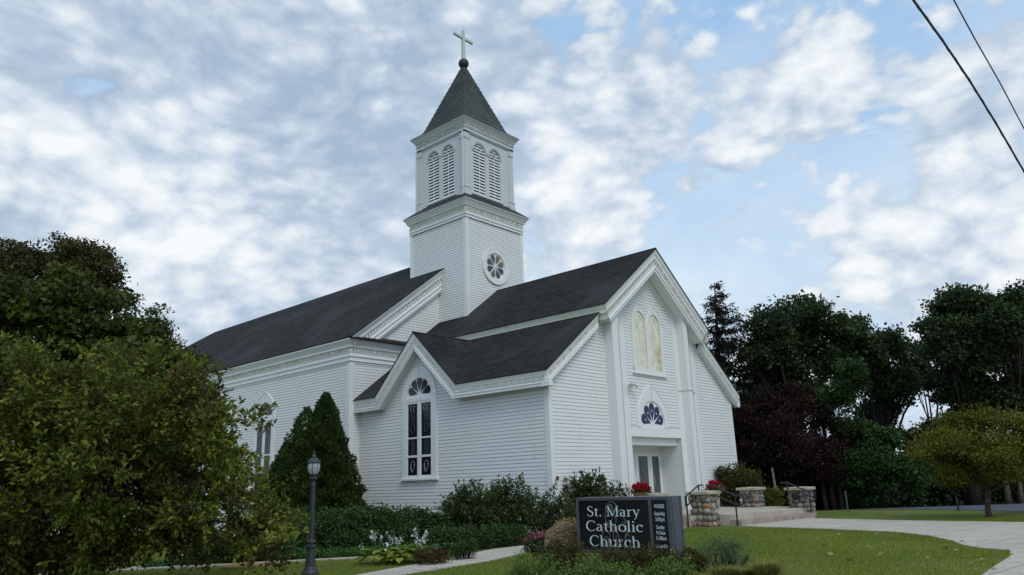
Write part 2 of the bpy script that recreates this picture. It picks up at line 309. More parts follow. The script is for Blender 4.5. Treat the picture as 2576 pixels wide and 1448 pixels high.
def leaves(P, size, tint, aspect=.55, up=.5, droop=0.0, dirs=None):
    """one folded leaf (two triangles as a diamond quad) per point"""
    n = len(P); d = RNG.normal(size=(n, 3)) if dirs is None else dirs + RNG.normal(size=(n, 3)) * .35
    d[:, 2] -= droop; d /= np.linalg.norm(d, axis=1, keepdims=True) + 1e-9
    nn = RNG.normal(size=(n, 3)); nn[:, 2] += up * 2; w = np.cross(d, nn); w /= np.linalg.norm(w, axis=1, keepdims=True) + 1e-9
    s = (size * RNG.uniform(.6, 1.3, n))[:, None]
    fold = np.cross(w, d) * s * .12
    V = np.stack([P, P + d * s * .5 + w * s * aspect * .5 + fold, P + d * s, P + d * s * .5 - w * s * aspect * .5 + fold], axis=1)
    return V
def inpoly(x, y, poly):
    c = np.zeros(len(x), bool); n = len(poly)
    for i in range(n):
        x0, y0 = poly[i][:2]; x1, y1 = poly[(i + 1) % n][:2]
        if y0 == y1: continue
        c ^= ((y0 > y) != (y1 > y)) & (x < (x1 - x0) * (y - y0) / (y1 - y0) + x0)
    return c
# ---------------------------------------------------------------- ground
FH = CF[:2] / np.linalg.norm(CF[:2])
def gh(x, y):
    s = (np.asarray(x) - CAM[0]) * FH[0] + (np.asarray(y) - CAM[1]) * FH[1]
    t = np.clip((s - 29) / 26, 0, 1); t = t * t * (3 - 2 * t)
    return -1.0 * t
ax = np.concatenate([-np.geomspace(30, 1500, 12)[::-1], np.linspace(-29, 60, 90), np.geomspace(62, 1500, 12)])
gx, gy = np.meshgrid(ax, ax); gz = gh(gx, gy) + .0
g = MB(); n = len(ax); g.v = list(map(tuple, np.stack([gx, gy, gz], -1).reshape(-1, 3)))
g.f = [(j * n + i, j * n + i + 1, (j + 1) * n + i + 1, (j + 1) * n + i) for j in range(n - 1) for i in range(n - 1)]; g.m = [0] * len(g.f); g.t = [0] * len(g.f)
setting(g.build('ground', 'lawn'))
def sheet(name, poly, mat, z, kind='structure', thick=None):
    """flat polygon draped over the ground, with a skirt"""
    bm = bmesh.new(); vs = [bm.verts.new((p[0], p[1], 0)) for p in poly]; f = bm.faces.new(vs)
    bmesh.ops.triangulate(bm, faces=[f]); 
    for v in bm.verts: v.co.z = float(gh(v.co.x, v.co.y)) + z
    mb = MB()
    for f in bm.faces: mb.poly([v.co for v in f.verts])
    bm.free()
    for i in range(len(poly)):
        a, b = poly[i], poly[(i + 1) % len(poly)]; za, zb = gh(*a[:2]) + z, gh(*b[:2]) + z
        mb.poly([(a[0], a[1], za), (b[0], b[1], zb), (b[0], b[1], zb - z - .03), (a[0], a[1], za - z - .03)])
    o = mb.build(name, mat); return setting(o, kind)
WALK = [(4.36, -3.80), (4.12, -4.5), (3.8, -6.3), (3.0, -8.7), (2.0, -9.75), (.8, -10.5), (-.25, -10.95), (-.75, -11.3), (-1.1, -11.9), (-2.2, -12.08), (-3.7, -12.13), (-5.2, -12.2), (-9, -12.5), (-9.6, -14.2), (-5, -17), (7.0, -17), (7.2, -13), (7.35, -10.8), (7.7, -7.9), (8.5, -4.6), (9.0, -4.38)]
PATH = [(-12.2, -4.35), (-9.5, -3.22), (-7.32, -2.73), (-4.72, -1.95), (-2.5, -2.05), (0, -2.15), (3.2, -1.55), (3.2, -2.7), (0, -3.2), (-2.5, -3.1), (-4.31, -3.28), (-7.06, -3.84), (-9.11, -4.0), (-11.6, -5.2)]
BED = [(-11.4, 2.25), (-8.94, .66), (-5.53, -1.80), (-4.75, -1.8), (-2.5, -1.95), (0, -2.05), (3.2, -1.5), (3.2, 0.1), (.02, .1), (.02, 12), (-.5, 40), (-3.2, 40), (-3.5, 14), (-7.5, 6), (-8.7, 3.4)]
sheet('walkway', WALK, 'concrete', .02); sheet('garden_path', PATH, 'concrete', .018)
sheet('garden_bed', BED, 'soil', .012)
def ribbon(pts, w):
    L = []; R = []
    for i, p in enumerate(pts):
        a = np.array(pts[max(i - 1, 0)]); b = np.array(pts[min(i + 1, len(pts) - 1)]); t = (b - a) / np.linalg.norm(b - a); nrm = np.array([-t[1], t[0]])
        L.append(tuple(np.array(p) + nrm * w / 2)); R.append(tuple(np.array(p) - nrm * w / 2))
    return L + R[::-1]
EDGE = ribbon([(-14, 3.7), (-11.4, 2.15), (-8.94, .55), (-7.2, -.75)], .22)
sheet('bed_edging', EDGE, 'concrete', .035)
SIDEP = [(-11.6, 2.35), (-9.5, 1.1), (-8.7, 1.5), (-8.4, 3.2), (-7, 6), (-4.2, 11), (-3.0, 16), (-2.2, 30), (-3.6, 30), (-4.6, 16), (-5.6, 11.5), (-8, 7), (-9.6, 3.9)]
sheet('side_path', SIDEP, 'concrete', .028)
LOT = [(12.6, -11.8), (14.8, -7.7), (17.3, -3.4), (19.5, 1.5), (24, 6), (34, 0), (31, -22), (12.2, -22)]
sub = []
lot = MB()
for i in range(24):
    for j in range(24):
        def bl(u, v):
            a = np.array(LOT[0]) * 0; p0 = np.array((12.6, -12)) + (np.array((18.5, 1.0)) - np.array((12.6, -12))) * u; p1 = np.array((27.5, -18)) + (np.array((30, 6)) - np.array((27.5, -18))) * u
            q = p0 + (p1 - p0) * v; return (q[0], q[1], float(gh(*q)) + .012)
        lot.poly([bl(i / 24, j / 24), bl((i + 1) / 24, j / 24), bl((i + 1) / 24, (j + 1) / 24), bl(i / 24, (j + 1) / 24)])
setting(lot.build('parking_lot', 'asphalt'))
# ---------------------------------------------------------------- clapboards and mouldings
BS = .118; BG = .010; BO = .011
def clipz(poly, z0, z1):
    for zc, sg in ((z0, 1), (z1, -1)):
        out = []
        for i in range(len(poly)):
            a, b = poly[i], poly[(i + 1) % len(poly)]; da, db = (a[2] - zc) * sg, (b[2] - zc) * sg
            if da >= 0: out.append(a)
            if (da > 0 and db < 0) or (da < 0 and db > 0):
                t = da / (da - db); out.append(tuple(a[k] + (b[k] - a[k]) * t for k in range(3)))
        poly = out
        if len(poly) < 3: return []
    return poly
def clap(mb, poly, n, mi=0, gi=1):
    """real overlapping boards on a convex upright polygon; n = outward normal (x, y)"""
    poly = [tuple(map(float, p)) for p in poly]; zs = [p[2] for p in poly]; k = math.floor(min(zs) / BS)
    while k * BS < max(zs):
        z = k * BS; pc = clipz(poly, z + BG, z + BS)
        if pc:
            off = lambda p: BO * (1 - (p[2] - z - BG) / (BS - BG) * .85)
            mb.poly([(p[0] + n[0] * off(p), p[1] + n[1] * off(p), p[2]) for p in pc], mi)
            lo = [p for p in pc if abs(p[2] - z - BG) < 1e-5]
            if len(lo) >= 2:
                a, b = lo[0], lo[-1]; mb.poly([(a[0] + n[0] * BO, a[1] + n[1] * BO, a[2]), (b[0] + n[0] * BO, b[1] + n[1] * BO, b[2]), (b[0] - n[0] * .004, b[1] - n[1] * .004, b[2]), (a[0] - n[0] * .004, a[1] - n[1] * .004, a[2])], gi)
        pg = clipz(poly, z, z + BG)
        if pg: mb.poly([(p[0] + n[0] * .001, p[1] + n[1] * .001, p[2]) for p in pg], gi)  # gap face coloured dark, as shade below the board
        k += 1
def sweep(mb, path, prof, m=0, ds=1.0):
    """path: [(point, out vector[, shift per metre down])], prof: [(out, down)]"""
    rows = []; k = len(prof)
    for q in path:
        p, o = q[:2]; h = q[2] if len(q) > 2 else (0, 0, 0)
        rows.append([(p[0] + o[0] * a + h[0] * d * ds, p[1] + o[1] * a + h[1] * d * ds, p[2] - d * ds + h[2] * d * ds) for a, d in prof])
    for r0, r1 in zip(rows[:-1], rows[1:]):
        for j in range(k - 1): mb.poly([r0[j], r1[j], r1[j + 1], r0[j + 1]], m)
    for r in (rows[0], rows[-1]): mb.poly(r, m)
def dentils(mb, a, b, n, out0, out1, d0, d1, w, sp, m=1):
    a = np.array(a, float); b = np.array(b, float); L = np.linalg.norm(b - a); t = (b - a) / L; k = int(L / sp); n = np.array([n[0], n[1], 0.])
    for i in range(k):
        c = a + t * (i + .5) * L / k; h = t * w / 2
        f = [c - h + n * out0 - np.array([0, 0, d0]), c + h + n * out0 - np.array([0, 0, d0]), c + h + n * out0 - np.array([0, 0, d1]), c - h + n * out0 - np.array([0, 0, d1])]
        mb.prism(f, n * (out1 - out0), m)
P_MAIN = [(.24, 0), (.24, .035), (.15, .18), (.15, .20), (.12, .20), (.12, .33), (.05, .335), (.05, .49), (.075, .495), (.075, .52), (.05, .525), (.05, .66), (.085, .67), (.085, .70), (.045, .71), (.045, .85), (.07, .86), (.07, .885), (.03, .89), (.03, .97), (0, .975)]
def p_eave(e): return [(e, 0), (e, .025), (e - .03, .13), (e - .03, .145), (e - .055, .15), (e - .055, .245), (e - .03, .25), (e - .03, .27), (e - .05, .275), (e - .05, .35), (e - .025, .36), (e - .025, .375), (e - .05, .38), (e - .05, .44), (e - .035, .445), (e - .035, .465), (0, .467)]
def p_big(e): return [(e, 0), (e, .03), (e - .04, .15), (e - .04, .17), (e - .07, .175), (e - .07, .34), (e - .115, .345), (e - .115, .49), (e - .08, .50), (e - .08, .53), (e - .11, .54), (e - .11, .70), (e - .075, .71), (e - .075, .73), (e - .11, .74), (e - .11, .86), (0, .862)]
# ================================================================ the church
church = thing('church', 'white clapboard church with dark shingle roofs and a square steeple topped by a cross', 'church', (6.25, 10, 0))
H = 6.25; WX = 12.5; SL = .7526
zA, zU, aU, o1 = 10.204, 7.44, 3.672, .62
e, o2, zL = .37, .29, 4.909
L = 9.88; T = 8.03; t2 = 1.935; tx0, tx1 = H - t2, H + t2; ty0, ty1 = T, T + 2 * t2
gy0, gyc, gy1, zg = 3.875, 6.151, 8.427, 7.10
MX = .5375; zC, zR, SM = 7.42, 12.77, .763
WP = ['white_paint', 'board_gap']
# entrance front wall
w = MB()
rl = lambda x: min(zL + SL * (min(x, WX - x) + e), 99) - .06          # under the lower roof
ru = lambda x: zA - SL * abs(x - H) - .06
clap(w, [(0, 0, -.4), (3.3, 0, -.4), (3.3, 0, rl(2.578)), (2.578, 0, rl(2.578)), (0, 0, rl(0))], (0, -1))
clap(w, [(9.2, 0, -.4), (WX, 0, -.4), (WX, 0, rl(WX)), (9.922, 0, rl(9.922)), (9.2, 0, rl(9.922))], (0, -1))
clap(w, [(4.3, 0, 3.38), (8.1, 0, 3.38), (8.1, 0, ru(8.1)), (H, 0, ru(H)), (4.3, 0, ru(4.3))], (0, -1))
clap(w, [(2.60, 0, 7.0), (4.4, 0, 7.0), (4.4, 0, ru(4.4)), (2.60, 0, ru(2.60))], (0, -1)); clap(w, [(8.1, 0, 7.0), (9.90, 0, 7.0), (9.90, 0, ru(9.90)), (8.1, 0, ru(8.1))], (0, -1))
w.build('front_wall', WP, church)
# entrance bay trim: piers, flat boards, header
tr = MB()
tr.box(3.26, 3.67, -.36, 0, -.1, ru(3.26) + .05); tr.box(3.67, 4.50, -.035, 0, -.1, ru(3.67)); 
tr.box(7.96, 8.29, -.035, 0, -.1, ru(8.29)); tr.box(8.29, 8.64, -.36, 0, -.1, ru(8.64) + .05); tr.box(8.64, 9.58, -.035, 0, -.1, ru(9.58) + .05)
tr.box(4.50, 7.96, -.036, 0, 3.0, 3.36); tr.box(4.50, 7.96, .16, .9, 2.72, 3.0)
tr.box(4.50, 7.96, .001, .16, 2.985, 3.3)
tr.box(3.635, 3.668, -.363, -.3601, -.1, 6.9, 1); tr.box(8.605, 8.638, -.363, -.3601, -.1, 7.6, 1)  # thin brown strip down the right edge of each pier front
tr.build('bay_trim', ['trim_paint', 'pier_strip'], church)
pr = MB()          # frieze boards under the rake
for sx in (-1, 1):
    a = [(H, -.028, zA - .88), (H + sx * 3.0, -.028, zA - .88 - SL * 3.0), (H + sx * 3.0, -.028, zA - 1.10 - SL * 3.0), (H, -.028, zA - 1.10)]
    pr.prism(a, (0, .024, 0))
pr.build('rake_frieze', 'trim_paint', church)
# recessed porch with doors
rc = MB()
rc.poly([(4.50, -.036, .3), (4.50, 1.02, .3), (4.50, 1.02, 3.0), (4.50, -.036, 3.0)]); rc.poly([(7.98, 0, .3), (7.98, 1.02, .3), (7.98, 1.02, 3.0), (7.98, 0, 3.0)])
rc.poly([(4.5, 1.02, .3), (7.98, 1.02, .3), (7.98, 1.02, 3.0), (4.5, 1.02, 3.0)]); rc.poly([(4.5, .9, 2.72), (7.98, .9, 2.72), (7.98, 1.02, 2.72), (4.5, 1.02, 2.72)])
rc.build('entrance_recess', 'trim_paint', church)
dfm = MB(); dfm.box(6.05, 6.15, .97, 1.02, .3, 2.53); dfm.box(7.93, 7.978, .97, 1.02, .3, 2.53); dfm.box(6.15, 7.93, .97, 1.02, 2.47, 2.53)
dfm.box(4.51, 6.05, .995, 1.02, .3, 2.53); dfm.build('door_frame', 'trim_paint', church)
for (xa, xb, hx) in ((6.16, 7.13, 6.24), (7.15, 7.92, 7.28)):
    d = MB(); sw = .17 if xa < 7 else .15
    d.box(xa, xa + sw, .955, 1.0, .34, 2.46); d.box(xb - sw * .8, xb, .955, 1.0, .34, 2.46); d.box(xa + sw, xb - sw * .8, .955, 1.0, 2.36, 2.46); d.box(xa + sw, xb - sw * .8, .955, 1.0, .34, .62)
    dd = d.build('door', 'trim_paint', church)
    gl = MB(); gl.box(xa + sw, xb - sw * .8, .975, .985, .62, 2.36); gl.build('pane', 'door_glass', dd)
    hd = MB(); hd.tube([(hx, .955, 1.25), (hx, .88, 1.25), (hx, .88, 1.62), (hx, .955, 1.62)], .014, 8); hd.build('handle', 'brass', dd)
# narthex sides
def narthex_side(x, nx, window):
    w = MB()
    clap(w, [(x, 0, -.5), (x, L, -.5), (x, L, 4.62), (x, 0, 4.62)], (nx, 0))
    za = 6.98; clap(w, [(x, gyc - 2.45, 4.62), (x, gyc + 2.45, 4.62), (x, gyc, za)], (nx, 0)); w.build('side_wall', WP, church)
narthex_side(0, -1, True); narthex_side(WX, 1, False)
for (x, sx) in ((0, -1), (WX, 1)):
    cb = MB(); cb.box(min(x + sx * .032, x - sx * .15), max(x + sx * .032, x - sx * .15), -.032, -.001, -.4, 4.6)
    cb.box(min(x, x + sx * .032), max(x, x + sx * .032), 0.0, .15, -.4, 4.6); cb.build('corner_board', 'trim_paint', church)
# lower roof
def slab(mb, pts, th=.035, lift=.012):
    p = [np.array(q, float) + np.array([0, 0, lift]) for q in pts]; mb.prism(p, (0, 0, th))
def zlow(x): return zL + SL * (x + e)
vtx = -e + (zg - zL) / SL
for side in (-1, 1):
    X = (lambda x: x) if side < 0 else (lambda x: WX - x)
    r = MB(); xi = 2.66; zi = zlow(xi)
    slab(r, [(X(-e - .02), -o2 - .03, zlow(-e - .02)), (X(xi), -o2 - .03, zi), (X(xi), gyc, zi), (X(vtx), gyc, zg), (X(-e - .02), gy0, zlow(-e - .02))])
    slab(r, [(X(-e - .02), gy1, zlow(-e - .02)), (X(vtx), gyc, zg), (X(xi), gyc, zi), (X(xi), L, zi), (X(-e - .02), L, zlow(-e - .02))])
    sg = (zg - zL) / (gy1 - gyc)
    for (f, s_) in ((gy0, -1), (gy1, 1)):
        slab(r, [(X(-e - .03), f, zL), (X(vtx), gyc, zg), (X(-e - .03), gyc, zg)], .035, .014)
    r.build('aisle_roof', 'shingle', church)
    rc_ = MB(); rc_.tube([(X(-e - .03), gyc, zg + .05), (X(vtx), gyc, zg + .05)], .035, 6); rc_.build('ridge_cap', 'flashing', church)
    c = MB(); nx = side; xw = X(0)
    pe = p_eave(e)
    sweep(c, [((xw, -o2, zL), (nx, 0)), ((xw, gy0, zL), (nx, 0), (0, .374, 0))], pe); sweep(c, [((xw, gy1, zL), (nx, 0), (0, -.374, 0)), ((xw, L, zL), (nx, 0))], pe)
    pg = [(a + .004, d) for a, d in pe]
    k = 1.36
    sweep(c, [((xw, gy0, zL), (nx, 0), (0, .275, .265)), ((xw, gyc, zg), (nx, 0)), ((xw, gy1, zL), (nx, 0), (0, -.275, .265))], pg, 0, k)
    # the slanting ends of the gable moulding run down past the eave bottom
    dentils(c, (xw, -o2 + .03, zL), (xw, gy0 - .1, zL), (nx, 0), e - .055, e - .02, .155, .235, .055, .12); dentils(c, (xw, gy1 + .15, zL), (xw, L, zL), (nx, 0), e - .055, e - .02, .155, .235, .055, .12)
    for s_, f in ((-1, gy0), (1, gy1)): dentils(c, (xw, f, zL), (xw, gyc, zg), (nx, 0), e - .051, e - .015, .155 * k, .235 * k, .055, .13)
    c.build('eave_moulding', ['trim_paint', 'grimy_dentil'], church)
# lower front rakes
for side in (-1, 1):
    X = (lambda x: x) if side < 0 else (lambda x: WX - x)
    c = MB(); k = 1.05; pe = [(o2 + a - e, d) if a > 0 else (0, d) for a, d in p_eave(e)]; pe = [(max(a, 0), d) for a, d in pe]
    sweep(c, [((X(-e), 0, zL + .001), (0, -1)), ((X(2.62), 0, zlow(2.62)), (0, -1))], pe, 0, k)
    dentils(c, (X(-e + .05), 0, zlow(-e + .05)), (X(2.6), 0, zlow(2.6)), (0, -1), o2 - .055, o2 - .02, .155 * k, .235 * k, .05, .13)
    c.build('aisle_rake', ['trim_paint', 'grimy_dentil'], church)
# upper front roof
r = MB()
for s_ in (-1, 1):
    slab(r, [(H + s_ * (aU + .03), -o1 - .03, zA - SL * (aU + .03)), (H, -o1 - .03, zA), (H, L, zA), (H + s_ * (aU + .03), L, zA - SL * (aU + .03))])
r.build('upper_roof', 'shingle', church)
rcp = MB(); rcp.tube([(H, -o1 - .03, zA + .04), (H, T, zA + .04)], .04, 6); rcp.build('ridge_cap', 'flashing', church)
c = MB(); pb = p_big(o1)
sweep(c, [((H - aU, 0, zU), (0, -1), (.48, 0, .36)), ((H, 0, zA), (0, -1)), ((H + aU, 0, zU), (0, -1), (-.48, 0, .36))], pb)
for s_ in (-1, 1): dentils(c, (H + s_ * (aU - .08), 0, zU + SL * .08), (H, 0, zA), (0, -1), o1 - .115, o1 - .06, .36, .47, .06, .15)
c.build('gable_rake', ['trim_paint', 'grimy_dentil'], church)
for s_ in (-1, 1):
    c = MB(); x = H + s_ * aU
    sweep(c, [((x, -o1 + .003, zU), (s_, 0)), ((x, L, zU), (s_, 0))], [(0, 0), (0, .03), (-.03, .13), (-.03, .15), (-.05, .155), (-.05, .30), (-.12, .32), (-.12, .52)])
    c.build('upper_eave', 'cream_paint', church)
# ---- main body
w = MB(); x0, x1 = -MX, WX + MX; yE = 43.3; yH = 36.3
clap(w, [(x0, L, -1.3), (x1, L, -1.3), (x1, L, 7.3), (x0, L, 7.3)], (0, -1))
clap(w, [(x0, L, 7.3), (x1, L, 7.3), (H, L, 12.6)], (0, -1)); w.build('nave_front_wall', WP, church)
for x, nx in ((x0, -1), (x1, 1)):
    w = MB(); clap(w, [(x, L, -1.5), (x, yE, -1.5), (x, yE, 6.6), (x, L, 6.6)], (nx, 0)); w.build('nave_side_wall', WP, church)
w = MB(); clap(w, [(x0, yE, -1.5), (x1, yE, -1.5), (x1, yE, 6.6), (x0, yE, 6.6)], (0, 1)); w.build('rear_wall', WP, church)
cb = MB(); cb.box(x0 - .034, x0 + .20, L - .034, L - .001, -1.3, 6.45); cb.box(x0 - .034, x0 - .001, L, L + .22, -1.3, 6.45); cb.build('corner_board', 'trim_paint', church); cb = MB()
cb.box(x1 - .20, x1 + .034, L - .034, L - .001, -1.3, 6.45); cb.box(x1 + .001, x1 + .034, L, L + .22, -1.3, 6.45); cb.build('corner_board', 'trim_paint', church)
r = MB(); eo = .24
for s_ in (-1, 1):
    xe = H + s_ * (H + MX + eo)
    slab(r, [(xe, L - .38, zC), (H, L - .38, zR), (H, yH, zR), (xe, yE + eo, zC)], .04)
slab(r, [(x0 - eo, yE + eo, zC), (H, yH, zR), (x1 + eo, yE + eo, zC)], .04, .01)
r.build('nave_roof', 'shingle', church)
r = MB(); slab(r, [(x0 - eo, L - .37, zC - .006), (x1 + eo, L - .37, zC - .006), (x1 + eo, L, zC + .2), (x0 - eo, L, zC + .2)], .03, 0); r.build('pent_roof', 'shingle', church)
c = MB(); pm = P_MAIN
sweep(c, [((x0, yE, zC), (-1, 1)), ((x0, L, zC), (-1, -1)), ((x1, L, zC), (1, -1)), ((x1, yE, zC), (1, 1))], pm)
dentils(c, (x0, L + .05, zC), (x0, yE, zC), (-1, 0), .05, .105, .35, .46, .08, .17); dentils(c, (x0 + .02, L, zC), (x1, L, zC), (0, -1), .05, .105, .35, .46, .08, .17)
c.build('nave_cornice', ['trim_paint', 'grimy_dentil'], church)
c = MB(); pm2 = [(a + .12 if a > 0 else 0, d * 1.12) for a, d in P_MAIN]
sweep(c, [((x0 - eo, L, zC), (0, -1), (1.31, 0, 1)), ((H, L, zR), (0, -1)), ((x1 + eo, L, zC), (0, -1), (-1.31, 0, 1))], pm2)
for s_ in (-1, 1): dentils(c, (H + s_ * (H + MX), L, zC + .18), (H, L, zR), (0, -1), .17, .225, .39, .51, .07, .17)
c.build('nave_rake', ['trim_paint', 'grimy_dentil'], church)
# ---- windows
def petal(th, r0, r1, hw, n=10):
    """outline of a rounded glass petal in polar direction th"""
    pts = [(r0, 0)]; cx_ = r1 - hw
    for k in range(n + 1):
        a = -math.pi / 2 - .25 + (math.pi + .5) * k / n; pts.append((cx_ + hw * math.cos(a), hw * math.sin(a)))
    return [(p[0] * math.cos(th) - p[1] * math.sin(th), p[0] * math.sin(th) + p[1] * math.cos(th)) for p in pts]
def frameof(kind):
    # maps local (u right, v up, w out) to world
    if kind[0] == 'front': y = kind[1]; return lambda u, v, w_: (u, y - w_, v)
    if kind[0] == 'side': x = kind[1]; return lambda u, v, w_: (x - w_, -u, v)      # u = -y : right as seen from outside
def plate(mb, F, outline, w0, w1, m=0):
    a = [F(u, v, w0) for u, v in outline]; b = [F(u, v, w1) for u, v in outline]; n = len(outline)
    mb.idx(a + b, [tuple(range(n, 2 * n))] + [(i, (i + 1) % n, n + (i + 1) % n, n + i) for i in range(n)], m)
def ringplate(mb, F, outer, inner, w0, w1, m=0):
    n = len(outer); A = [F(u, v, w1) for u, v in outer]; B = [F(u, v, w1) for u, v in inner]; C = [F(u, v, w0) for u, v in outer]; D = [F(u, v, w0) for u, v in inner]
    fs = []
    for i in range(n):
        j = (i + 1) % n; fs += [(i, j, n + j, n + i), (i, 2 * n + i, 2 * n + j, j), (n + i, n + j, 3 * n + j, 3 * n + i)]
    mb.idx(A + B + C + D, fs, m)
def archline(cx_, hw, zb, zs, top, n=14):
    """closed outline, pointed (top > zs+hw) or round arch; starts bottom-left, clockwise"""
    rise = top - zs; pts = [(cx_ - hw, zb), (cx_ - hw, zs)]
    if rise <= hw * 1.02:
        for k in range(1, 2 * n): a = math.pi - math.pi * k / (2 * n); pts.append((cx_ + hw * math.cos(a), zs + rise * math.sin(a)))
    else:
        R = (hw * hw + rise * rise) / (2 * hw); c0 = cx_ - hw + R; am = math.asin(rise / R)
        for k in range(1, n): a = am * k / n; pts.append((c0 - R * math.cos(a), zs + R * math.sin(a)))
        pts.append((cx_, top))
        for k in range(n - 1, 0, -1): a = am * k / n; pts.append((2 * cx_ - c0 + R * math.cos(a), zs + R * math.sin(a)))
    pts += [(cx_ + hw, zs), (cx_ + hw, zb)]; return pts
def fan(win, F, cx_, zb, r, hy, w0, npet=5, glass='dark_glass', dots=False, ry=None):
    """half-round light: raised white tracery round glass petals"""
    gl = MB(); tr = MB()
    th0 = [math.pi * (i + .5) / npet for i in range(npet)]
    for th in th0:
        o = petal(th, r * .15, r * .985, r * math.sin(math.pi / npet / 2) * .76); o = [(cx_ + u, zb + .04 + v * hy) for u, v in o]; o = [(u, max(v, zb + .03)) for u, v in o]
        plate(gl, F, o, w0, w0 + .006); tr.tube([F(u, v, w0 + .004) for u, v in o + o[:1]], .004, 4)
        if dots: u, v = cx_ + r * .62 * math.cos(th), zb + .04 + r * .62 * math.sin(th) * hy; plate(tr, F, [(u - .025, v - .03), (u + .025, v - .03), (u + .02, v + .03), (u - .02, v + .03)], w0 + .006, w0 + .014)
    gl.build('pane', glass, win); tr.build('tracery', 'trim_paint', win)
def tall_window(kind, cy, zsill, zs, r, hood, hw, panes=True):
    """round-headed stained glass window in a pointed casing; two sashes under a fan light"""
    F = frameof(kind); mb = MB()
    outer = archline(cy, hw, zsill, zs - .1, hood); inner = archline(cy, r, zsill, zs, zs + r * 1.0)
    # resample both outlines to the same number of points
    def res(pts, n=60):
        P = np.array(pts + pts[:1]); d = np.r_[0, np.cumsum(np.linalg.norm(np.diff(P, axis=0), axis=1))]; s_ = np.linspace(0, d[-1], n + 1)[:-1]
        return [(float(np.interp(x, d, P[:, 0])), float(np.interp(x, d, P[:, 1]))) for x in s_]
    # casing as legs and head so that corners stay crisp
    n = 15; oh = outer[1:-1]; ih = inner[1:-1]
    def rs(P, m):
        P = np.array(P); d = np.r_[0, np.cumsum(np.linalg.norm(np.diff(P, axis=0), axis=1))]; s_ = np.linspace(0, d[-1], m); return [(float(np.interp(x, d, P[:, 0])), float(np.interp(x, d, P[:, 1]))) for x in s_]
    A = [outer[0]] + rs(oh, 41) + [outer[-1]]; B = [inner[0]] + rs(ih, 41) + [inner[-1]]
    for i in range(len(A) - 1):
        a0, a1, b0, b1 = A[i], A[i + 1], B[i], B[i + 1]
        mb.poly([F(*a0, .055), F(*a1, .055), F(*b1, .055), F(*b0, .055)]); mb.poly([F(*a0, 0), F(*a1, 0), F(*a1, .055), F(*a0, .055)]); mb.poly([F(*b0, .055), F(*b1, .055), F(*b1, .01), F(*b0, .01)])
        if 1 <= i < len(A) - 2: mb.tube([F(*a0, .06), F(*a1, .06)], .012, 4)
    plate(mb, F, [(cy - .008, hood - .05), (cy + .008, hood - .05), (cy + .008, zs + r), (cy - .008, zs + r)], .055, .058, 1)
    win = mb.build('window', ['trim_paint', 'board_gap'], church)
    s_ = MB(); plate(s_, F, [(cy - hw - .05, zsill - .07), (cy - hw - .05, zsill), (cy + hw + .05, zsill), (cy + hw + .05, zsill - .07)], 0, .11); s_.build('sill', 'trim_paint', win)
    bk = MB(); plate(bk, F, [p for p in inner], .006, .014); bk.build('backing', 'trim_paint', win)
    fan(win, F, cy, zs + .02, r * .97, 1.0, .016)
    # transom, mullion, sashes
    zt = zs - .03; m_ = MB(); plate(m_, F, [(cy - r, zt - .15), (cy - r, zt), (cy + r, zt), (cy + r, zt - .15)], .012, .06); plate(m_, F, [(cy - .065, zsill), (cy - .065, zt - .15), (cy + .065, zt - .15), (cy + .065, zsill)], .012, .055)
    h_ = zt - .15 - zsill
    for s in (-1, 1):
        c_ = cy + s * (r + .065) / 2; q = (r - .065) / 2 - .001
        z1 = zsill + h_ * .52; z2 = zsill + h_ * .285
        for za_, zb_, wd_ in ((z1 - .03, z1 + .03, .045), (z2 - .05, z2 + .03, .05), (zsill, zsill + .11, .045), (zt - .23, zt - .15, .045)): plate(m_, F, [(c_ - q, za_), (c_ - q, zb_), (c_ + q, zb_), (c_ + q, za_)], .013, wd_)
        for sg_ in (-1, 1): u = c_ + sg_ * (q - .022); plate(m_, F, [(u - .022, zsill + .11), (u - .022, zt - .23), (u + .022, zt - .23), (u + .022, zsill + .11)], .013, .042)
        qq = q - .044
        for za_, zb_, kk in ((z1 + .03, zt - .23, 0), (z2 + .03, z1 - .03, 1), (zsill + .11, z2 - .05, 2)):
            g_ = MB(); plate(g_, F, [(c_ - qq, za_), (c_ - qq, zb_), (c_ + qq, zb_), (c_ + qq, za_)], .014, .024)
            zc_ = (za_ + zb_) / 2; ld = .026
            if kk == 0:
                g_.tube([F(c_ + .11 * math.cos(a), za_ + .33 + .17 * math.sin(a), ld) for a in np.linspace(0, 2 * math.pi, 17)], .009, 4, 1)
                for du in (-.09, 0, .09): g_.tube([F(c_ + du + .02 * math.sin(k * 2.2), za_ + .55 + (zb_ - .25 - za_ - .55) * k / 8, ld) for k in range(9)], .006, 4, 1)
                for du in (-.09, .09): g_.tube([F(c_ + du + .06 * math.cos(a), zb_ - .16 + .1 * math.sin(a), ld) for a in np.linspace(.5, 5.2, 10)], .012, 4, 2)
            if kk == 1:
                for du in (-.1, -.03, .05, .12): g_.tube([F(c_ + du * .9 + .015 * math.sin(k * 2.0 + du * 30), za_ + (zb_ - za_) * k / 6, ld) for k in range(7)], .006, 4, 1)
            if kk == 2:
                for q_ in (0, 1): g_.tube([F(c_ + (.12 - .03 * q_) * math.cos(a + q_ * 2), zc_ + (.2 - .06 * q_) * math.sin(a + q_ * 2), ld) for a in np.linspace(.3, 4.9, 14)], .012, 4, 2)
            g_.build('pane', ['stained_dark', 'lead', 'sign_line'], win)
    m_.build('sash_frame', 'trim_paint', win); return win
tall_window(('side', 0), -6.19, 1.80, 4.76, .69, 5.98, .97)
for yy in (16.35, 20.5, 24.65, 28.8, 32.9): tall_window(('side', -MX), -yy, 1.45, 4.80, .66, 5.93, .90)
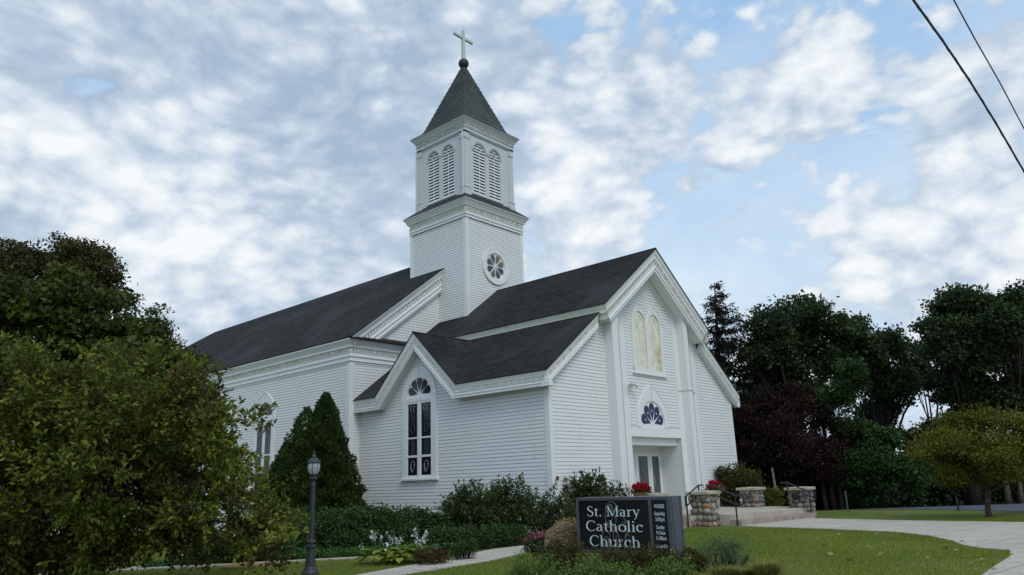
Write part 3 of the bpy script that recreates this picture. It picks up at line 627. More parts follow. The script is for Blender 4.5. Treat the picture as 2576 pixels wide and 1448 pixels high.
# front double window
F = frameof(('front', 0)); mb = MB()
for cx_ in (5.56, 6.60):
    o_ = archline(cx_, .56, 5.45, 7.05, 8.06); i_ = archline(cx_, .40, 5.50, 7.30, 7.72)
    def rs(P, m):
        P = np.array(P); d = np.r_[0, np.cumsum(np.linalg.norm(np.diff(P, axis=0), axis=1))]; s_ = np.linspace(0, d[-1], m); return [(float(np.interp(x, d, P[:, 0])), float(np.interp(x, d, P[:, 1]))) for x in s_]
    A = [o_[0]] + rs(o_[1:-1], 41) + [o_[-1]]; B = [i_[0]] + rs(i_[1:-1], 41) + [i_[-1]]; ww = .055 if cx_ < 6 else .058
    for i in range(len(A) - 1):
        a0, a1, b0, b1 = A[i], A[i + 1], B[i], B[i + 1]
        mb.poly([F(*a0, ww), F(*a1, ww), F(*b1, ww), F(*b0, ww)]); mb.poly([F(*a0, 0), F(*a1, 0), F(*a1, ww), F(*a0, ww)]); mb.poly([F(*b0, ww), F(*b1, ww), F(*b1, .01), F(*b0, .01)])
        if i >= 1: mb.tube([F(*a0, .06), F(*a1, .06)], .012, 4)
    plate(mb, F, [(cx_ - .007, 8.0), (cx_ + .007, 8.0), (cx_ + .007, 7.72), (cx_ - .007, 7.72)], ww, ww + .003, 1)
plate(mb, F, [(5.0, 5.34), (5.0, 5.50), (7.16, 5.50), (7.16, 5.34)], 0, .07)
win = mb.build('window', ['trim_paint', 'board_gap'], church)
s_ = MB(); plate(s_, F, [(4.9, 5.29), (4.9, 5.34), (7.26, 5.34), (7.26, 5.29)], 0, .10); s_.build('sill', 'trim_paint', win)
for cx_ in (5.56, 6.60):
    g_ = MB(); plate(g_, F, archline(cx_, .40, 5.50, 7.30, 7.72), .008, .018); g_.build('pane', 'cream_glass', win)
    tr = MB(); tr.tube([(cx_, -.024, 5.5), (cx_, -.024, 7.05)], .010, 5); tr.tube([(cx_ + .17 * math.cos(a), -.024, 7.38 + .19 * math.sin(a)) for a in np.linspace(0, 2 * math.pi, 21)], .008, 5)
    for s in (-1, 1): tr.tube([(cx_ + s * (.2 - .19 * math.cos(a)), -.024, 6.92 + .24 * math.sin(a)) for a in np.linspace(0, math.pi, 11)], .007, 5)
    tr.build('tracery', 'trim_paint', win)
# fan light over the door
mb = MB(); cx_ = 6.0; o_ = archline(cx_, 1.09, 3.36, 3.36, 4.90); i_ = archline(cx_, .82, 3.36, 3.5, 4.33)
A = rs(o_, 50); B = rs(i_, 50)
for i in range(49):
    a0, a1, b0, b1 = A[i], A[i + 1], B[i], B[i + 1]
    mb.poly([F(*a0, .055), F(*a1, .055), F(*b1, .055), F(*b0, .055)]); mb.poly([F(*a0, 0), F(*a1, 0), F(*a1, .055), F(*a0, .055)]); mb.poly([F(*b0, .055), F(*b1, .055), F(*b1, .0), F(*b0, .0)])
    mb.tube([F(*a0, .06), F(*a1, .06)], .012, 4)
plate(mb, F, [(cx_ - .007, 4.85), (cx_ + .007, 4.85), (cx_ + .007, 4.33), (cx_ - .007, 4.33)], .055, .058, 1); plate(mb, F, [p for p in i_], .0, .012)
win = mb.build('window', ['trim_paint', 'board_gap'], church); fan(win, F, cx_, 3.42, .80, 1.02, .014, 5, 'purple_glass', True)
# floodlights, house number
for (fx, fz, cond) in ((4.58, 4.84, False), (8.72, 4.86, True)):
    f_ = MB(); f_.lathe((fx, -.12, fz - .03), [(.0, 0), (.05, .01), (.06, .05), (.03, .08)], 10); f_.tube([(fx, -.04, fz), (fx, -.14, fz)], .03, 6)
    for s in (-1, 1):
        f_.tube([(fx, -.12, fz), (fx + s * .10, -.20, fz + .0), (fx + s * .20, -.27, fz - .07)], [.03, .045, .085], 10)
    if cond: f_.tube([(7.99, -.05, 4.86), (8.28, -.05, 4.86), (8.28, -.38, 4.86), (8.66, -.38, 4.86)], .012, 5)
    f_.build('floodlight', 'white_plastic', church)
def textmesh(txt, size=1.0, sx=1.0, offset=0.0, ext=.004, spacing=1.0):
    cu = bpy.data.curves.new('txt', 'FONT'); cu.body = txt; cu.size = size; cu.extrude = ext; cu.offset = offset; cu.space_character = spacing; cu.resolution_u = 3
    ob = bpy.data.objects.new('txt', cu); COL.objects.link(ob); dg = bpy.context.evaluated_depsgraph_get(); me = bpy.data.meshes.new_from_object(ob.evaluated_get(dg)); bpy.data.objects.remove(ob)
    V = np.array([v.co[:] for v in me.vertices]); Fc = [tuple(p.vertices) for p in me.polygons]; bpy.data.meshes.remove(me); V[:, 0] *= sx; return V, Fc
V, Fc = textmesh('403', .17, .8, .004); V[:, 0] -= V[:, 0].min()
mb = MB(); mb.idx([(.12 + a, -.026 - c_, 1.57 + b) for a, b, c_ in V], Fc); mb.build('house_number', 'number_brown', church)
# ---- tower
def wall4(mb, x0, x1, y0, y1, z0, z1):
    clap(mb, [(x0, y0, z0), (x1, y0, z0), (x1, y0, z1), (x0, y0, z1)], (0, -1)); clap(mb, [(x0, y1, z0), (x1, y1, z0), (x1, y1, z1), (x0, y1, z1)], (0, 1))
    clap(mb, [(x0, y0, z0), (x0, y1, z0), (x0, y1, z1), (x0, y0, z1)], (-1, 0)); clap(mb, [(x1, y0, z0), (x1, y1, z0), (x1, y1, z1), (x1, y0, z1)], (1, 0))
w = MB(); wall4(w, tx0, tx1, ty0, ty1, 7.0, 13.6); tower = w.build('tower', WP, church)
zt0, zt1 = 7.0, 13.5
for (x, sx) in ((tx0, -1), (tx1, 1)):
    for (y, sy) in ((ty0, -1), (ty1, 1)):
        cb = MB(); cb.box(*sorted((x + sx * .032, x - sx * .17)), *sorted((y + sy * .001, y + sy * .032)), zt0, zt1); cb.box(*sorted((x + sx * .001, x + sx * .032)), *sorted((y, y - sy * .17)), zt0, zt1); cb.build('corner_board', 'trim_paint', tower)
def ring4(x0, x1, y0, y1, z): return [((x0, y0, z), (-1, -1)), ((x1, y0, z), (1, -1)), ((x1, y1, z), (1, 1)), ((x0, y1, z), (-1, 1)), ((x0, y0, z), (-1, -1))]
PT = [(.29, 0), (.29, .035), (.25, .06), (.15, .24), (.13, .30), (.06, .31), (.06, .50), (.085, .51), (.085, .54), (.06, .55), (.06, .66), (.09, .67), (.09, .70), (.05, .71), (.05, .80), (.07, .81), (.07, .84), (.03, .845)]
c = MB(); sweep(c, ring4(tx0, tx1, ty0, ty1, 14.32), PT)
for a, b, n_ in (((tx0, ty0), (tx1, ty0), (0, -1)), ((tx0, ty0), (tx0, ty1), (-1, 0)), ((tx1, ty0), (tx1, ty1), (1, 0))): dentils(c, (a[0], a[1], 14.32), (b[0], b[1], 14.32), n_, .06, .12, .35, .47, .075, .165)
c.build('tower_cornice', ['trim_paint', 'grimy_dentil'], tower)
c = MB(); sweep(c, ring4(tx0, tx1, ty0, ty1, 14.335), [(.30, .01), (.30, 0), (-.24, -.47), (-.24, -.5)]); c.build('skirt_roof', 'flashing', tower)
bi = .22; bx0, bx1, by0, by1 = tx0 + bi, tx1 - bi, ty0 + bi, ty1 - bi; zb0, zb1 = 14.70, 18.05
bf = MB()
def belfry_side(F, c0, hw):
    """flat boarded wall with two louvred arches; c0 = middle, hw = half width"""
    zt_ = 18.02; cs = (c0 - .53, c0 + .53); r_ = .40; zs_ = 17.22; zb_ = 14.95
    # wall built as strips round the openings
    U = [c0 - hw, cs[0] - r_, cs[0] + r_, cs[1] - r_, cs[1] + r_, c0 + hw]
    for a, b in ((U[0], U[1]), (U[2], U[3]), (U[4], U[5])): bf.poly([F(a, zb0, -.03), F(b, zb0, -.03), F(b, zt_, -.03), F(a, zt_, -.03)])
    for c_ in cs:
        bf.poly([F(c_ - r_, zb0, -.03), F(c_ + r_, zb0, -.03), F(c_ + r_, zb_, -.03), F(c_ - r_, zb_, -.03)])
        ar = [(c_ + r_ * math.cos(a), zs_ + r_ * math.sin(a)) for a in np.linspace(math.pi, 0, 17)]
        for i in range(16): bf.poly([F(*ar[i], -.03), F(*ar[i + 1], -.03), F(ar[i + 1][0], zt_, -.03), F(ar[i][0], zt_, -.03)])
        o_ = [(c_ - r_, zb_), (c_ - r_, zs_)] + ar[1:-1] + [(c_ + r_, zs_), (c_ + r_, zb_)]
        for i in range(len(o_)): j = (i + 1) % len(o_); bf.poly([F(*o_[i], -.03), F(*o_[j], -.03), F(*o_[j], -.22), F(*o_[i], -.22)])
    return cs, r_, zs_, zb_
def louvres(F, c_, r_, zs_, zb_, parent, tag_):
    lv = MB(); z = zb_ + .03; k = 0
    while z < zs_ + r_ - .09:
        hw_ = r_ if z + .05 < zs_ else math.sqrt(max(r_ * r_ - (z + .05 - zs_) ** 2, .001)); hw_ -= .004
        lv.idx([F(c_ - hw_, z, -.04), F(c_ + hw_, z, -.04), F(c_ + hw_, z + .085, -.075), F(c_ - hw_, z + .085, -.075), F(c_ - hw_, z + .035, -.18), F(c_ + hw_, z + .035, -.18), F(c_ + hw_, z + .12, -.20), F(c_ - hw_, z + .12, -.20)], [(0, 1, 2, 3), (0, 4, 5, 1), (3, 2, 6, 7), (0, 3, 7, 4), (1, 5, 6, 2), (4, 7, 6, 5)]); z += .158
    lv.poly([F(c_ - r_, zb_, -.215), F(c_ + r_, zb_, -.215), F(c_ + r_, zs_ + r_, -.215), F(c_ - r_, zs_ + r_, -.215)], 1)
    lv.tube([F(c_, zb_, -.045), F(c_, zs_ - .02, -.045)], .017, 4); 
    lv.tube([F(c_ + .12 * math.cos(a), zs_ + .10 + .12 * math.sin(a), -.045) for a in np.linspace(0, 2 * math.pi, 15)], .014, 4)
    for s in (-1, 1): lv.tube([F(c_ + s * (r_ * .5 - r_ * .46 * math.cos(a)), zs_ - .06 + .14 * math.sin(a), -.046) for a in np.linspace(0, math.pi, 9)], .012, 4)
    lv.build('louvre', ['trim_paint', 'board_gap'], parent)
cxm, cym = H, (by0 + by1) / 2
sides = [(lambda u, v, w_: (u, by0 - w_, v), cxm), (lambda u, v, w_: (bx0 - w_, u, v), cym), (lambda u, v, w_: (bx1 + w_, u, v), cym), (lambda u, v, w_: (u, by1 + w_, v), cxm)]
hwb = (bx1 - bx0) / 2; info = []
for Fs, c0 in sides:
    c0 = c0 - (.16 if c0 == cxm else 0); cs, r_, zs_, zb_ = belfry_side(Fs, c0 if False else (c0), hwb); info.append((Fs, c0, cs, r_, zs_, zb_))
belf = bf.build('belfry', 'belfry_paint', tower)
for Fs, c0, cs, r_, zs_, zb_ in info:
    for c_ in cs: louvres(Fs, c_, r_, zs_, zb_, belf if False else tower, '')
bt = MB()
for Fs, c0, cs, r_, zs_, zb_ in info:
    for c_ in cs:   # hood moulds
        arc = [(c_ + (r_ + .07) * math.cos(a), zs_ + (r_ + .07) * math.sin(a)) for a in np.linspace(math.pi, 0, 19)]; arc2 = [(c_ + (r_ + .005) * math.cos(a), zs_ + (r_ + .005) * math.sin(a)) for a in np.linspace(math.pi, 0, 19)]
        for i in range(18):
            bt.poly([Fs(*arc[i], -.005), Fs(*arc[i + 1], -.005), Fs(*arc2[i + 1], -.005), Fs(*arc2[i], -.005)]); bt.poly([Fs(*arc[i], -.005), Fs(*arc[i + 1], -.005), Fs(*arc[i + 1], -.03), Fs(*arc[i], -.03)])
            bt.tube([Fs(*arc[i], 0), Fs(*arc[i + 1], 0)], .022, 5)
        for s in (-1, 1):
            u = c_ + s * (r_ + .055); bt.tube([Fs(u - .06, zs_ - .02, -.01), Fs(u + .06, zs_ - .02, -.01)], .025, 5)
    plate(bt, Fs, [(cs[0] - r_ - .12, zb_ - .07), (cs[0] - r_ - .12, zb_), (cs[1] + r_ + .12, zb_), (cs[1] + r_ + .12, zb_ - .07)], -.03, .03)
    for a, b in ((-1, 1),):
        pass
for (x, sx) in ((bx0, -1), (bx1, 1)):
    for (y, sy) in ((by0, -1), (by1, 1)):
        g_ = .012
        def cbx(o_, w_, z0, z1): bt.box(*sorted((x + sx * o_, x - sx * w_)), *sorted((y + sy * (o_), y - sy * w_)), z0, z1)
        cbx(.0, .30, zb0, 17.66); cbx(.035, .335, 17.66, 17.70); cbx(.02, .32, 17.70, 18.05); cbx(.03, .33, zb0, 15.12); cbx(.05, .35, 15.12, 15.16); cbx(.045, .345, zb0 - .02, 14.88)
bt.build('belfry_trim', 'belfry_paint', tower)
PB = [(.26, 0), (.26, .03), (.22, .06), (.12, .22), (.10, .27), (.05, .28), (.05, .42), (.075, .43), (.075, .455), (.04, .46), (.04, .60), (.065, .61), (.065, .635), (.02, .64), (.02, .70), (-.04, .70)]
c = MB(); sweep(c, ring4(bx0, bx1, by0, by1, 18.66), PB)
for a, b, n_ in (((bx0, by0), (bx1, by0), (0, -1)), ((bx0, by0), (bx0, by1), (-1, 0)), ((bx1, by0), (bx1, by1), (1, 0))): dentils(c, (a[0], a[1], 18.66), (b[0], b[1], 18.66), n_, .05, .105, .30, .40, .065, .15)
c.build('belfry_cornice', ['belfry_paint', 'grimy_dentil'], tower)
sp = MB(); yc = (ty0 + ty1) / 2; lev = [(t2 - .22 + .27, 18.665), (t2 - .22 + .27, 18.70), (t2 - .40, 19.03), (1.40, 19.37)]
for k in range(1, 15): f = k / 14; lev.append((1.40 + (.11 - 1.40) * f, 19.37 + (22.86 - 19.37) * f))
lv2 = []
for i, (h_, z) in enumerate(lev):
    lv2.append((h_, z))
for (h0, z0), (h1, z1) in zip(lv2[:-1], lv2[1:]):
    dark = z1 <= 19.0 and z0 < 18.69
    q0 = [(H - h0, yc - h0, z0), (H + h0, yc - h0, z0), (H + h0, yc + h0, z0), (H - h0, yc + h0, z0)]; h1b = h1; q1 = [(H - h1b, yc - h1b, z1), (H + h1b, yc - h1b, z1), (H + h1b, yc + h1b, z1), (H - h1b, yc + h1b, z1)]
    for i in range(4): j = (i + 1) % 4; sp.poly([q0[i], q0[j], q1[j], q1[i]], 1 if z1 < 19.0 and z0 < 18.7 else 0)
    if z0 > 19.0:   # the butt edge of each course
        hb = h0 + .010; b0 = [(H - hb, yc - hb, z0), (H + hb, yc - hb, z0), (H + hb, yc + hb, z0), (H - hb, yc + hb, z0)]; b1 = [(H - h0, yc - h0, z0 + .05), (H + h0, yc - h0, z0 + .05), (H + h0, yc + h0, z0 + .05), (H - h0, yc + h0, z0 + .05)]
        for i in range(4): j = (i + 1) % 4; sp.poly([b0[i], b0[j], b1[j], b1[i]]); sp.poly([b0[i], b0[j], q0[j], q0[i]], 1)
sp.build('spire', ['spire_shingle', 'flashing'], tower)
bl_ = MB(); bl_.lathe((H, yc, 23.11), [(.28 * math.sin(a) + .001, -.28 * math.cos(a)) for a in np.linspace(0, math.pi, 13)], 16); bl_.build('ball', 'ball_metal', tower, True)
cr_ = MB(); yq = yc
cr_.prism([(H - .10, yq - .07, 23.34), (H + .10, yq - .07, 23.34), (H + .065, yq - .07, 25.10), (H - .065, yq - .07, 25.10)], (0, .14, 0)); cr_.box(H - .69, H - .078, yq - .06, yq + .06, 24.58, 24.72); cr_.box(H + .078, H + .69, yq - .06, yq + .06, 24.58, 24.72)
cr_.tube([(H, yq, 25.10), (H, yq, 25.45)], .012, 5); cr_.build('cross', 'belfry_paint', tower)
# rose window
F = frameof(('front', ty0)); rx, rz = 6.20, 11.42; mb = MB(); N_ = 40
co = [(rx + .87 * math.cos(a), rz + .87 * math.sin(a)) for a in np.linspace(0, 2 * math.pi, N_ + 1)[:-1]]; ci = [(rx + .66 * math.cos(a), rz + .66 * math.sin(a)) for a in np.linspace(0, 2 * math.pi, N_ + 1)[:-1]]
ringplate(mb, F, co, ci, -.01, .07); ring2o = [(rx + .62 * math.cos(a), rz + .62 * math.sin(a)) for a in np.linspace(0, 2 * math.pi, N_ + 1)[:-1]]
for i in range(N_): j = (i + 1) % N_; mb.tube([F(*co[i], .07), F(*co[j], .07)], .014, 4)
ringplate(mb, F, ci, ring2o, 0, .045); plate(mb, F, ci, 0, .012); rose = mb.build('rose_window', 'trim_paint', tower)
# petals are nested in the window object's own mesh family: thing > tower > petal
pn = ['steel', 'tan', 'sand', 'blue', 'umber', 'ochre', 'slate', 'plum']
trc = MB()
for i, nm in enumerate(pn):
    th = math.radians(112.5 - 45 * i); o = petal(th, .09, .60, .158); o = [(rx + u, rz + v) for u, v in o]
    g_ = MB(); plate(g_, F, o, .012, .02); g_.build('petal_pane', 'rose_' + nm, tower); trc.tube([F(u, v, .022) for u, v in o + o[:1]], .011, 5)
plate(trc, F, [(rx + .07 * math.cos(a), rz + .07 * math.sin(a)) for a in np.linspace(0, 2 * math.pi, 13)[:-1]], .012, .04); trc.build('rose_tracery', 'trim_paint', tower)
place(church)
# ================================================================ porch, pillars, rails
st = thing('porch', 'low concrete entrance porch with two broad steps in front of the church doors', 'porch', (6.8, -1.9, 0))
PZ = .33; kx = -.126
fy = lambda x, y0: y0 + kx * (x - 4.36)
mb = MB(); P0 = [(3.68, .02), (3.68, -2.45), (4.0, -2.45), (4.0, -2.75), (4.62, -2.75), (4.62, fy(4.62, -3.40)), (9.5, fy(9.5, -3.40)), (10.5, -3.3), (10.6, .02)]
mb.prism([(x, y, -.2) for x, y in P0], (0, 0, PZ + .2)); mb.build('floor', 'concrete', st)
mb = MB(); mb.prism([(3.33, -1.3, -.2), (3.33, -2.44, -.2), (3.677, -2.44, -.2), (3.677, -1.3, -.2)], (0, 0, .2 + .165)); mb.build('step', 'step_concrete', st)
mb = MB(); mb.prism([(4.62, fy(4.62, -3.78), -.2), (9.2, fy(9.2, -3.78), -.2), (9.2, fy(9.2, -3.404), -.2), (4.62, fy(4.62, -3.404), -.2)], (0, 0, .2 + .165)); mb.build('step', 'step_concrete', st)
place(st)
def ico():
    bm = bmesh.new(); bmesh.ops.create_icosphere(bm, subdivisions=2, radius=1); V = np.array([v.co[:] for v in bm.verts]); Fc = [tuple(v.index for v in f.verts) for f in bm.faces]; bm.free(); return V, Fc
ICO = ico()
def stone_pillar(x, y, z0, top, label, box=False, seed=1):
    rr = random.Random(seed); t_ = thing('stone_pillar', label, 'pillar', (x, y, z0), 'round river-stone pillars of the church porch')
    hb = .31; mb = MB(); mb.box(x - hb + .03, x + hb - .03, y - hb + .03, y + hb - .03, z0 - .1, top - .10); mb.build('mortar_core', 'mortar', t_)
    s = MB(); H_ = top - .10 - z0
    for face in range(4):
        z = z0 - .02
        while z < top - .13:
            rh = rr.uniform(.14, .23); u = -hb
            while u < hb - .02:
                wd_ = rr.uniform(.13, .27); cu_ = min(u + wd_ / 2, hb - .02); cz_ = z + rh / 2 + rr.uniform(-.025, .025)
                V, Fc = ICO; a = rr.uniform(-.5, .5); V2 = V * np.array([wd_ * .54, .075, rh * .56]) * rr.uniform(.92, 1.06)
                V2 = V2 + (np.sin(V * 3 + rr.uniform(0, 6)) * .008); ca, sa = math.cos(a), math.sin(a); V2 = np.stack([V2[:, 0] * ca - V2[:, 2] * sa, V2[:, 1], V2[:, 0] * sa + V2[:, 2] * ca], 1)
                V2[:, 0] += cu_; V2[:, 1] += -hb + .02; V2[:, 2] += min(cz_, top - .15)
                for _ in range(face): V2 = np.stack([-V2[:, 1], V2[:, 0], V2[:, 2]], 1)
                V2 += np.array([x, y, 0]); s.idx(V2, Fc, 0, rr.uniform(.01, 1)); u += wd_
            z += rh
    s.build('stonework', 'stones', t_, True)
    c = MB(); k = .42; prof = [(k - .02, 0), (k, .01), (k, .085), (k - .02, .10), (.0, .125)]
    vs = []
    for r_, z in prof: vs += [(x + sx * r_, y + sy * r_, top - .10 + z) for sx, sy in ((-1, -1), (1, -1), (1, 1), (-1, 1))]
    fs = [(3, 2, 1, 0)] + [(i * 4 + j, i * 4 + (j + 1) % 4, (i + 1) * 4 + (j + 1) % 4, (i + 1) * 4 + j) for i in range(4) for j in range(4)]
    c.idx(vs, fs); c.build('cap', 'cap_stone', t_)
    if box:
        b = MB(); b.box(x - hb - .085, x - hb - .02, y - .10, y + .13, top - .43, top - .17); b.build('electric_box', 'black_metal', t_)
    place(t_)
stone_pillar(4.29, -2.74, 0, 1.07, 'tallest-looking river-stone pillar with square cap, standing on the lawn edge right of the sign', seed=3)
stone_pillar(9.68, -3.74, 0, 1.04, 'river-stone pillar with a black box on its side, at the far right end of the steps', True, 5)
stone_pillar(3.95, -1.0, .33, 1.04, 'pillar whose cap alone shows above the black sign, beside the red flowers', seed=7)
stone_pillar(10.2, -1.6, .33, 1.06, 'river-stone pillar at the back of the porch, seen between the other two, by the juniper', seed=9)
def rail(name, paths, label):
    mb = MB()
    for p in paths: mb.tube(p, .026, 8)
    return tag(mb.build(name, 'black_metal'), label, 'handrail', 'black iron handrails at the porch steps')
def rail_set(b, up, bh, top_off, loopd, label):
    b = np.array(b, float); up = np.array(up, float); lo = np.array(loopd, float)
    t0 = b + np.array([0, 0, bh]); m0 = b + np.array([0, 0, bh - .28]); t1 = b + up * .75 + np.array([0, 0, bh + .33]); m1 = t1 - np.array([0, 0, .28]); t2_ = t1 + up * .25; base1 = t1 * [1, 1, 0] + np.array([0, 0, PZ])
    return [[b - np.array([0, 0, .05]), t0], [t0 + lo * .25, t0, t1, t2_], [m0, m1], [t0 + lo * .25, t0 + lo * .28 - [0, 0, .03], m0 + lo * .28 + [0, 0, .03], m0 + lo * .25, m0], [base1, t1]]
rail('handrail', rail_set((3.62, -2.50, 0), (.93, -.12, 0), .93, 0, (-.8, -.35, 0), ''), 'black handrail left of the nearest stone pillar, rising over the side steps')
rail('handrail', rail_set((4.60, -3.68, 0), (.02, 1, 0), .92, 0, (.35, -.8, 0), ''), 'black handrail right of the nearest stone pillar, ending in a rounded loop over the steps')
rail('handrail', rail_set((8.99, -4.33, 0), (-.02, 1, 0), .89, 0, (.6, -.5, 0), ''), 'black handrail in front of the far right stone pillar')
# ================================================================ church sign
SX = -6.19; sy0, sy1 = -7.80, -5.70; sz0, sz1 = .20, 1.205; st_ = .40
sg = thing('church_sign', 'black and slate-grey church name sign with white lettering, low among the front shrubs', 'sign', (-5.99, -6.75, 0))
mb = MB(); f_ = .055
mb.box(SX, SX + st_, sy0, sy0 + f_ * 1.4, sz0, sz1); mb.box(SX, SX + st_, sy1 - f_, sy1, sz0, sz1); mb.box(SX, SX + st_, sy0 + f_ * 1.4, sy1 - f_, sz1 - f_, sz1); mb.box(SX, SX + st_, sy0 + f_ * 1.4, sy1 - f_, sz0, sz0 + f_)
mb.box(SX + .02, SX + st_ - .02, sy0 + f_ * 1.4, sy1 - f_, sz0 + f_, sz1 - f_)
yd = onp((2200 + 1590 * .2135) * .644, (1900 + 500 * .2135) * .644, 'x', SX)[1]
mb.box(SX - .001, SX + .03, yd - .03, yd + .03, sz0 + f_, sz1 - f_)
for xx in (SX + .05, SX + .33): mb.box(xx, xx + .012, sy0 - .004, sy0 + .01, sz0 + .002, sz1 + .003, 1)
mb.box(SX + .05, SX + .35, sy0 + .6, sy1 - .6, -.1, sz0); mb.build('cabinet', ['sign_grey', 'black_metal'], sg)
for a, b in ((yd + .03, sy1 - f_), (sy0 + f_ * 1.4, yd - .03)):
    p_ = MB(); p_.box(SX + .012, SX + .02, a, b, sz0 + f_, sz1 - f_); p_.build('panel', 'sign_black', sg)
def SP(cx_, cy_, w_=0.0):
    p = onp((2200 + cx_ * .2135) * .644, (1900 + cy_ * .2135) * .644, 'x', SX); return (p[0] - w_ + .012, p[1], p[2])
# serif glyphs: strokes in em units (cap height .68, x height .44)
def arcp(cx_, cy_, rx_, ry_, a0, a1, n=14): return [(cx_ + rx_ * math.cos(math.radians(a0 + (a1 - a0) * k / n)), cy_ + ry_ * math.sin(math.radians(a0 + (a1 - a0) * k / n))) for k in range(n + 1)]
TH, TN = .088, .034
def wa(pts):
    """pen width: thick on upright parts, thin on level parts"""
    out = []
    for i in range(len(pts)):
        a = pts[max(i - 1, 0)]; b = pts[min(i + 1, len(pts) - 1)]; dx, dy = b[0] - a[0], b[1] - a[1]; l = math.hypot(dx, dy) + 1e-9; out.append(TN + (TH - TN) * (abs(dy) / l) ** 1.5)
    return out
def st_line(x0, y0, x1, y1, w_): return ([(x0, y0), (x1, y1)], [w_, w_])
def ser(x, y, w_=.2): return ([(x - w_ / 2, y), (x + w_ / 2, y)], [TN * .9, TN * .9])
def arc(*a): p = arcp(*a); return (p, wa(p))
def ball(x, y): return ([(x - .045, y), (x + .045, y)], [.09, .09])
GL = {
 'S': (.47, [([(.38, .53), (.37, .60), (.30, .655), (.22, .665), (.13, .64), (.085, .56), (.10, .46), (.17, .385), (.28, .33), (.36, .27), (.395, .18), (.37, .08), (.29, .02), (.20, .005), (.10, .03), (.06, .10), (.055, .17)], [.02, .03, .035, .035, .05, .075, .085, .09, .09, .09, .085, .075, .05, .035, .035, .03, .02])]),
 't': (.32, [st_line(.14, .53, .14, .10, TH), arc(.21, .09, .07, .08, 180, 300), ([(.03, .43), (.29, .43)], [TN, TN])]),
 '.': (.2, [ball(.09, .05)]),
 'M': (.86, [st_line(.16, .66, .16, .01, TN * 1.3), ([(.16, .66), (.43, .05)], [TH, TH]), ([(.43, .05), (.70, .66)], [TN, TN]), st_line(.71, .66, .71, .01, TH), ser(.13, .015), ser(.70, .015, .24), ser(.11, .66, .16), ser(.75, .66, .16)]),
 'a': (.44, [st_line(.30, .33, .30, .08, TH), arc(.19, .33, .11, .10, 0, 150), arc(.16, .125, .10, .11, 90, 300), ([(.16, .235), (.30, .275)], [TN, TN]), ([(.21, .03), (.30, .09)], [TN, TN]), arc(.36, .07, .06, .06, 180, 290)]),
 'r': (.36, [st_line(.12, .43, .12, .01, TH), ser(.12, .015), ser(.07, .43, .1), ([(.13, .30), (.19, .40), (.25, .425), (.30, .40)], [TN, .04, .06, .09])]),
 'y': (.46, [([(.08, .43), (.24, .03)], [TH, TH]), ([(.39, .43), (.24, .02), (.17, -.14), (.10, -.18)], [TN, TN, TN, .06]), ser(.08, .435, .17), ser(.38, .435, .15)]),
 'C': (.62, [([(.55, .50), (.53, .58), (.45, .645), (.34, .665)], [.02, .05, .04, .035]), arc(.34, .335, .27, .33, 90, 300), ([(.475, .05), (.56, .13)], [.035, .02])]),
 'h': (.52, [st_line(.12, .68, .12, .01, TH), ser(.12, .015), ser(.08, .68, .1), arc(.25, .30, .135, .13, 170, 20), st_line(.39, .32, .39, .01, TH), ser(.39, .015, .18)]),
 'o': (.49, [arc(.24, .22, .18, .215, 0, 360, 24)]) if False else (.49, [(arcp(.24, .22, .18, .21, 0, 360, 24), wa(arcp(.24, .22, .18, .21, 0, 360, 24)))]),
 'l': (.25, [st_line(.12, .68, .12, .01, TH), ser(.12, .015), ser(.08, .68, .1)]),
 'i': (.25, [st_line(.12, .43, .12, .01, TH), ser(.12, .015), ser(.08, .43, .1), ball(.12, .61)]),
 'c': (.41, [arc(.23, .22, .17, .21, 50, 310), ball(.34, .36)]),
 'u': (.52, [st_line(.12, .43, .12, .14, TH), arc(.24, .13, .12, .12, 180, 340), st_line(.39, .43, .39, .03, TH), ser(.08, .43, .12), ser(.34, .43, .12), ser(.43, .015, .1)]),
}
def word(txt):
    x = 0; out = []
    for ch in txt:
        if ch == ' ': x += .24; continue
        w_, strokes = GL[ch]
        for p, wd_ in strokes: out.append(([(a + x, b) for a, b in p], wd_))
        x += w_
    return out, x
def ribbonmesh(mb, strokes, mp, ext=.006):
    for p, wd_ in strokes:
        P = np.array(p); Lp = []; Rp = []
        for i in range(len(P)):
            t_ = P[min(i + 1, len(P) - 1)] - P[max(i - 1, 0)]; t_ = t_ / (np.linalg.norm(t_) + 1e-9); n_ = np.array([-t_[1], t_[0]]) * wd_[i] / 2; Lp.append(P[i] + n_); Rp.append(P[i] - n_)
        for i in range(len(P) - 1): mb.poly([mp(*Lp[i]), mp(*Lp[i + 1]), mp(*Rp[i + 1]), mp(*Rp[i])])
    return mb
for txt, xa, xb, yb, ych in (('St. Mary', 445, 1405, 552, 183), ('Catholic', 428, 1465, 818, 190), ('Church', 495, 1420, 1092, 195)):
    lt = MB(); strokes, wd_ = word(txt); a = np.array(SP(xa, yb)); b = np.array(SP(xb, yb)); sc = (abs(b[1] - a[1])) / (wd_ - .06); up_ = abs(SP(xa, yb - ych)[2] - a[2]) / .68
    for k_, (p, w_) in enumerate(strokes):
        ribbonmesh(lt, [(p, w_)], lambda u, v, k_=k_: (SX + .006 - (k_ % 7) * .0004, a[1] - (u - .05) * sc, a[2] + v * up_ + (b[2] - a[2]) * u / wd_ * 0))
    lt.build('lettering', 'sign_letter', sg)
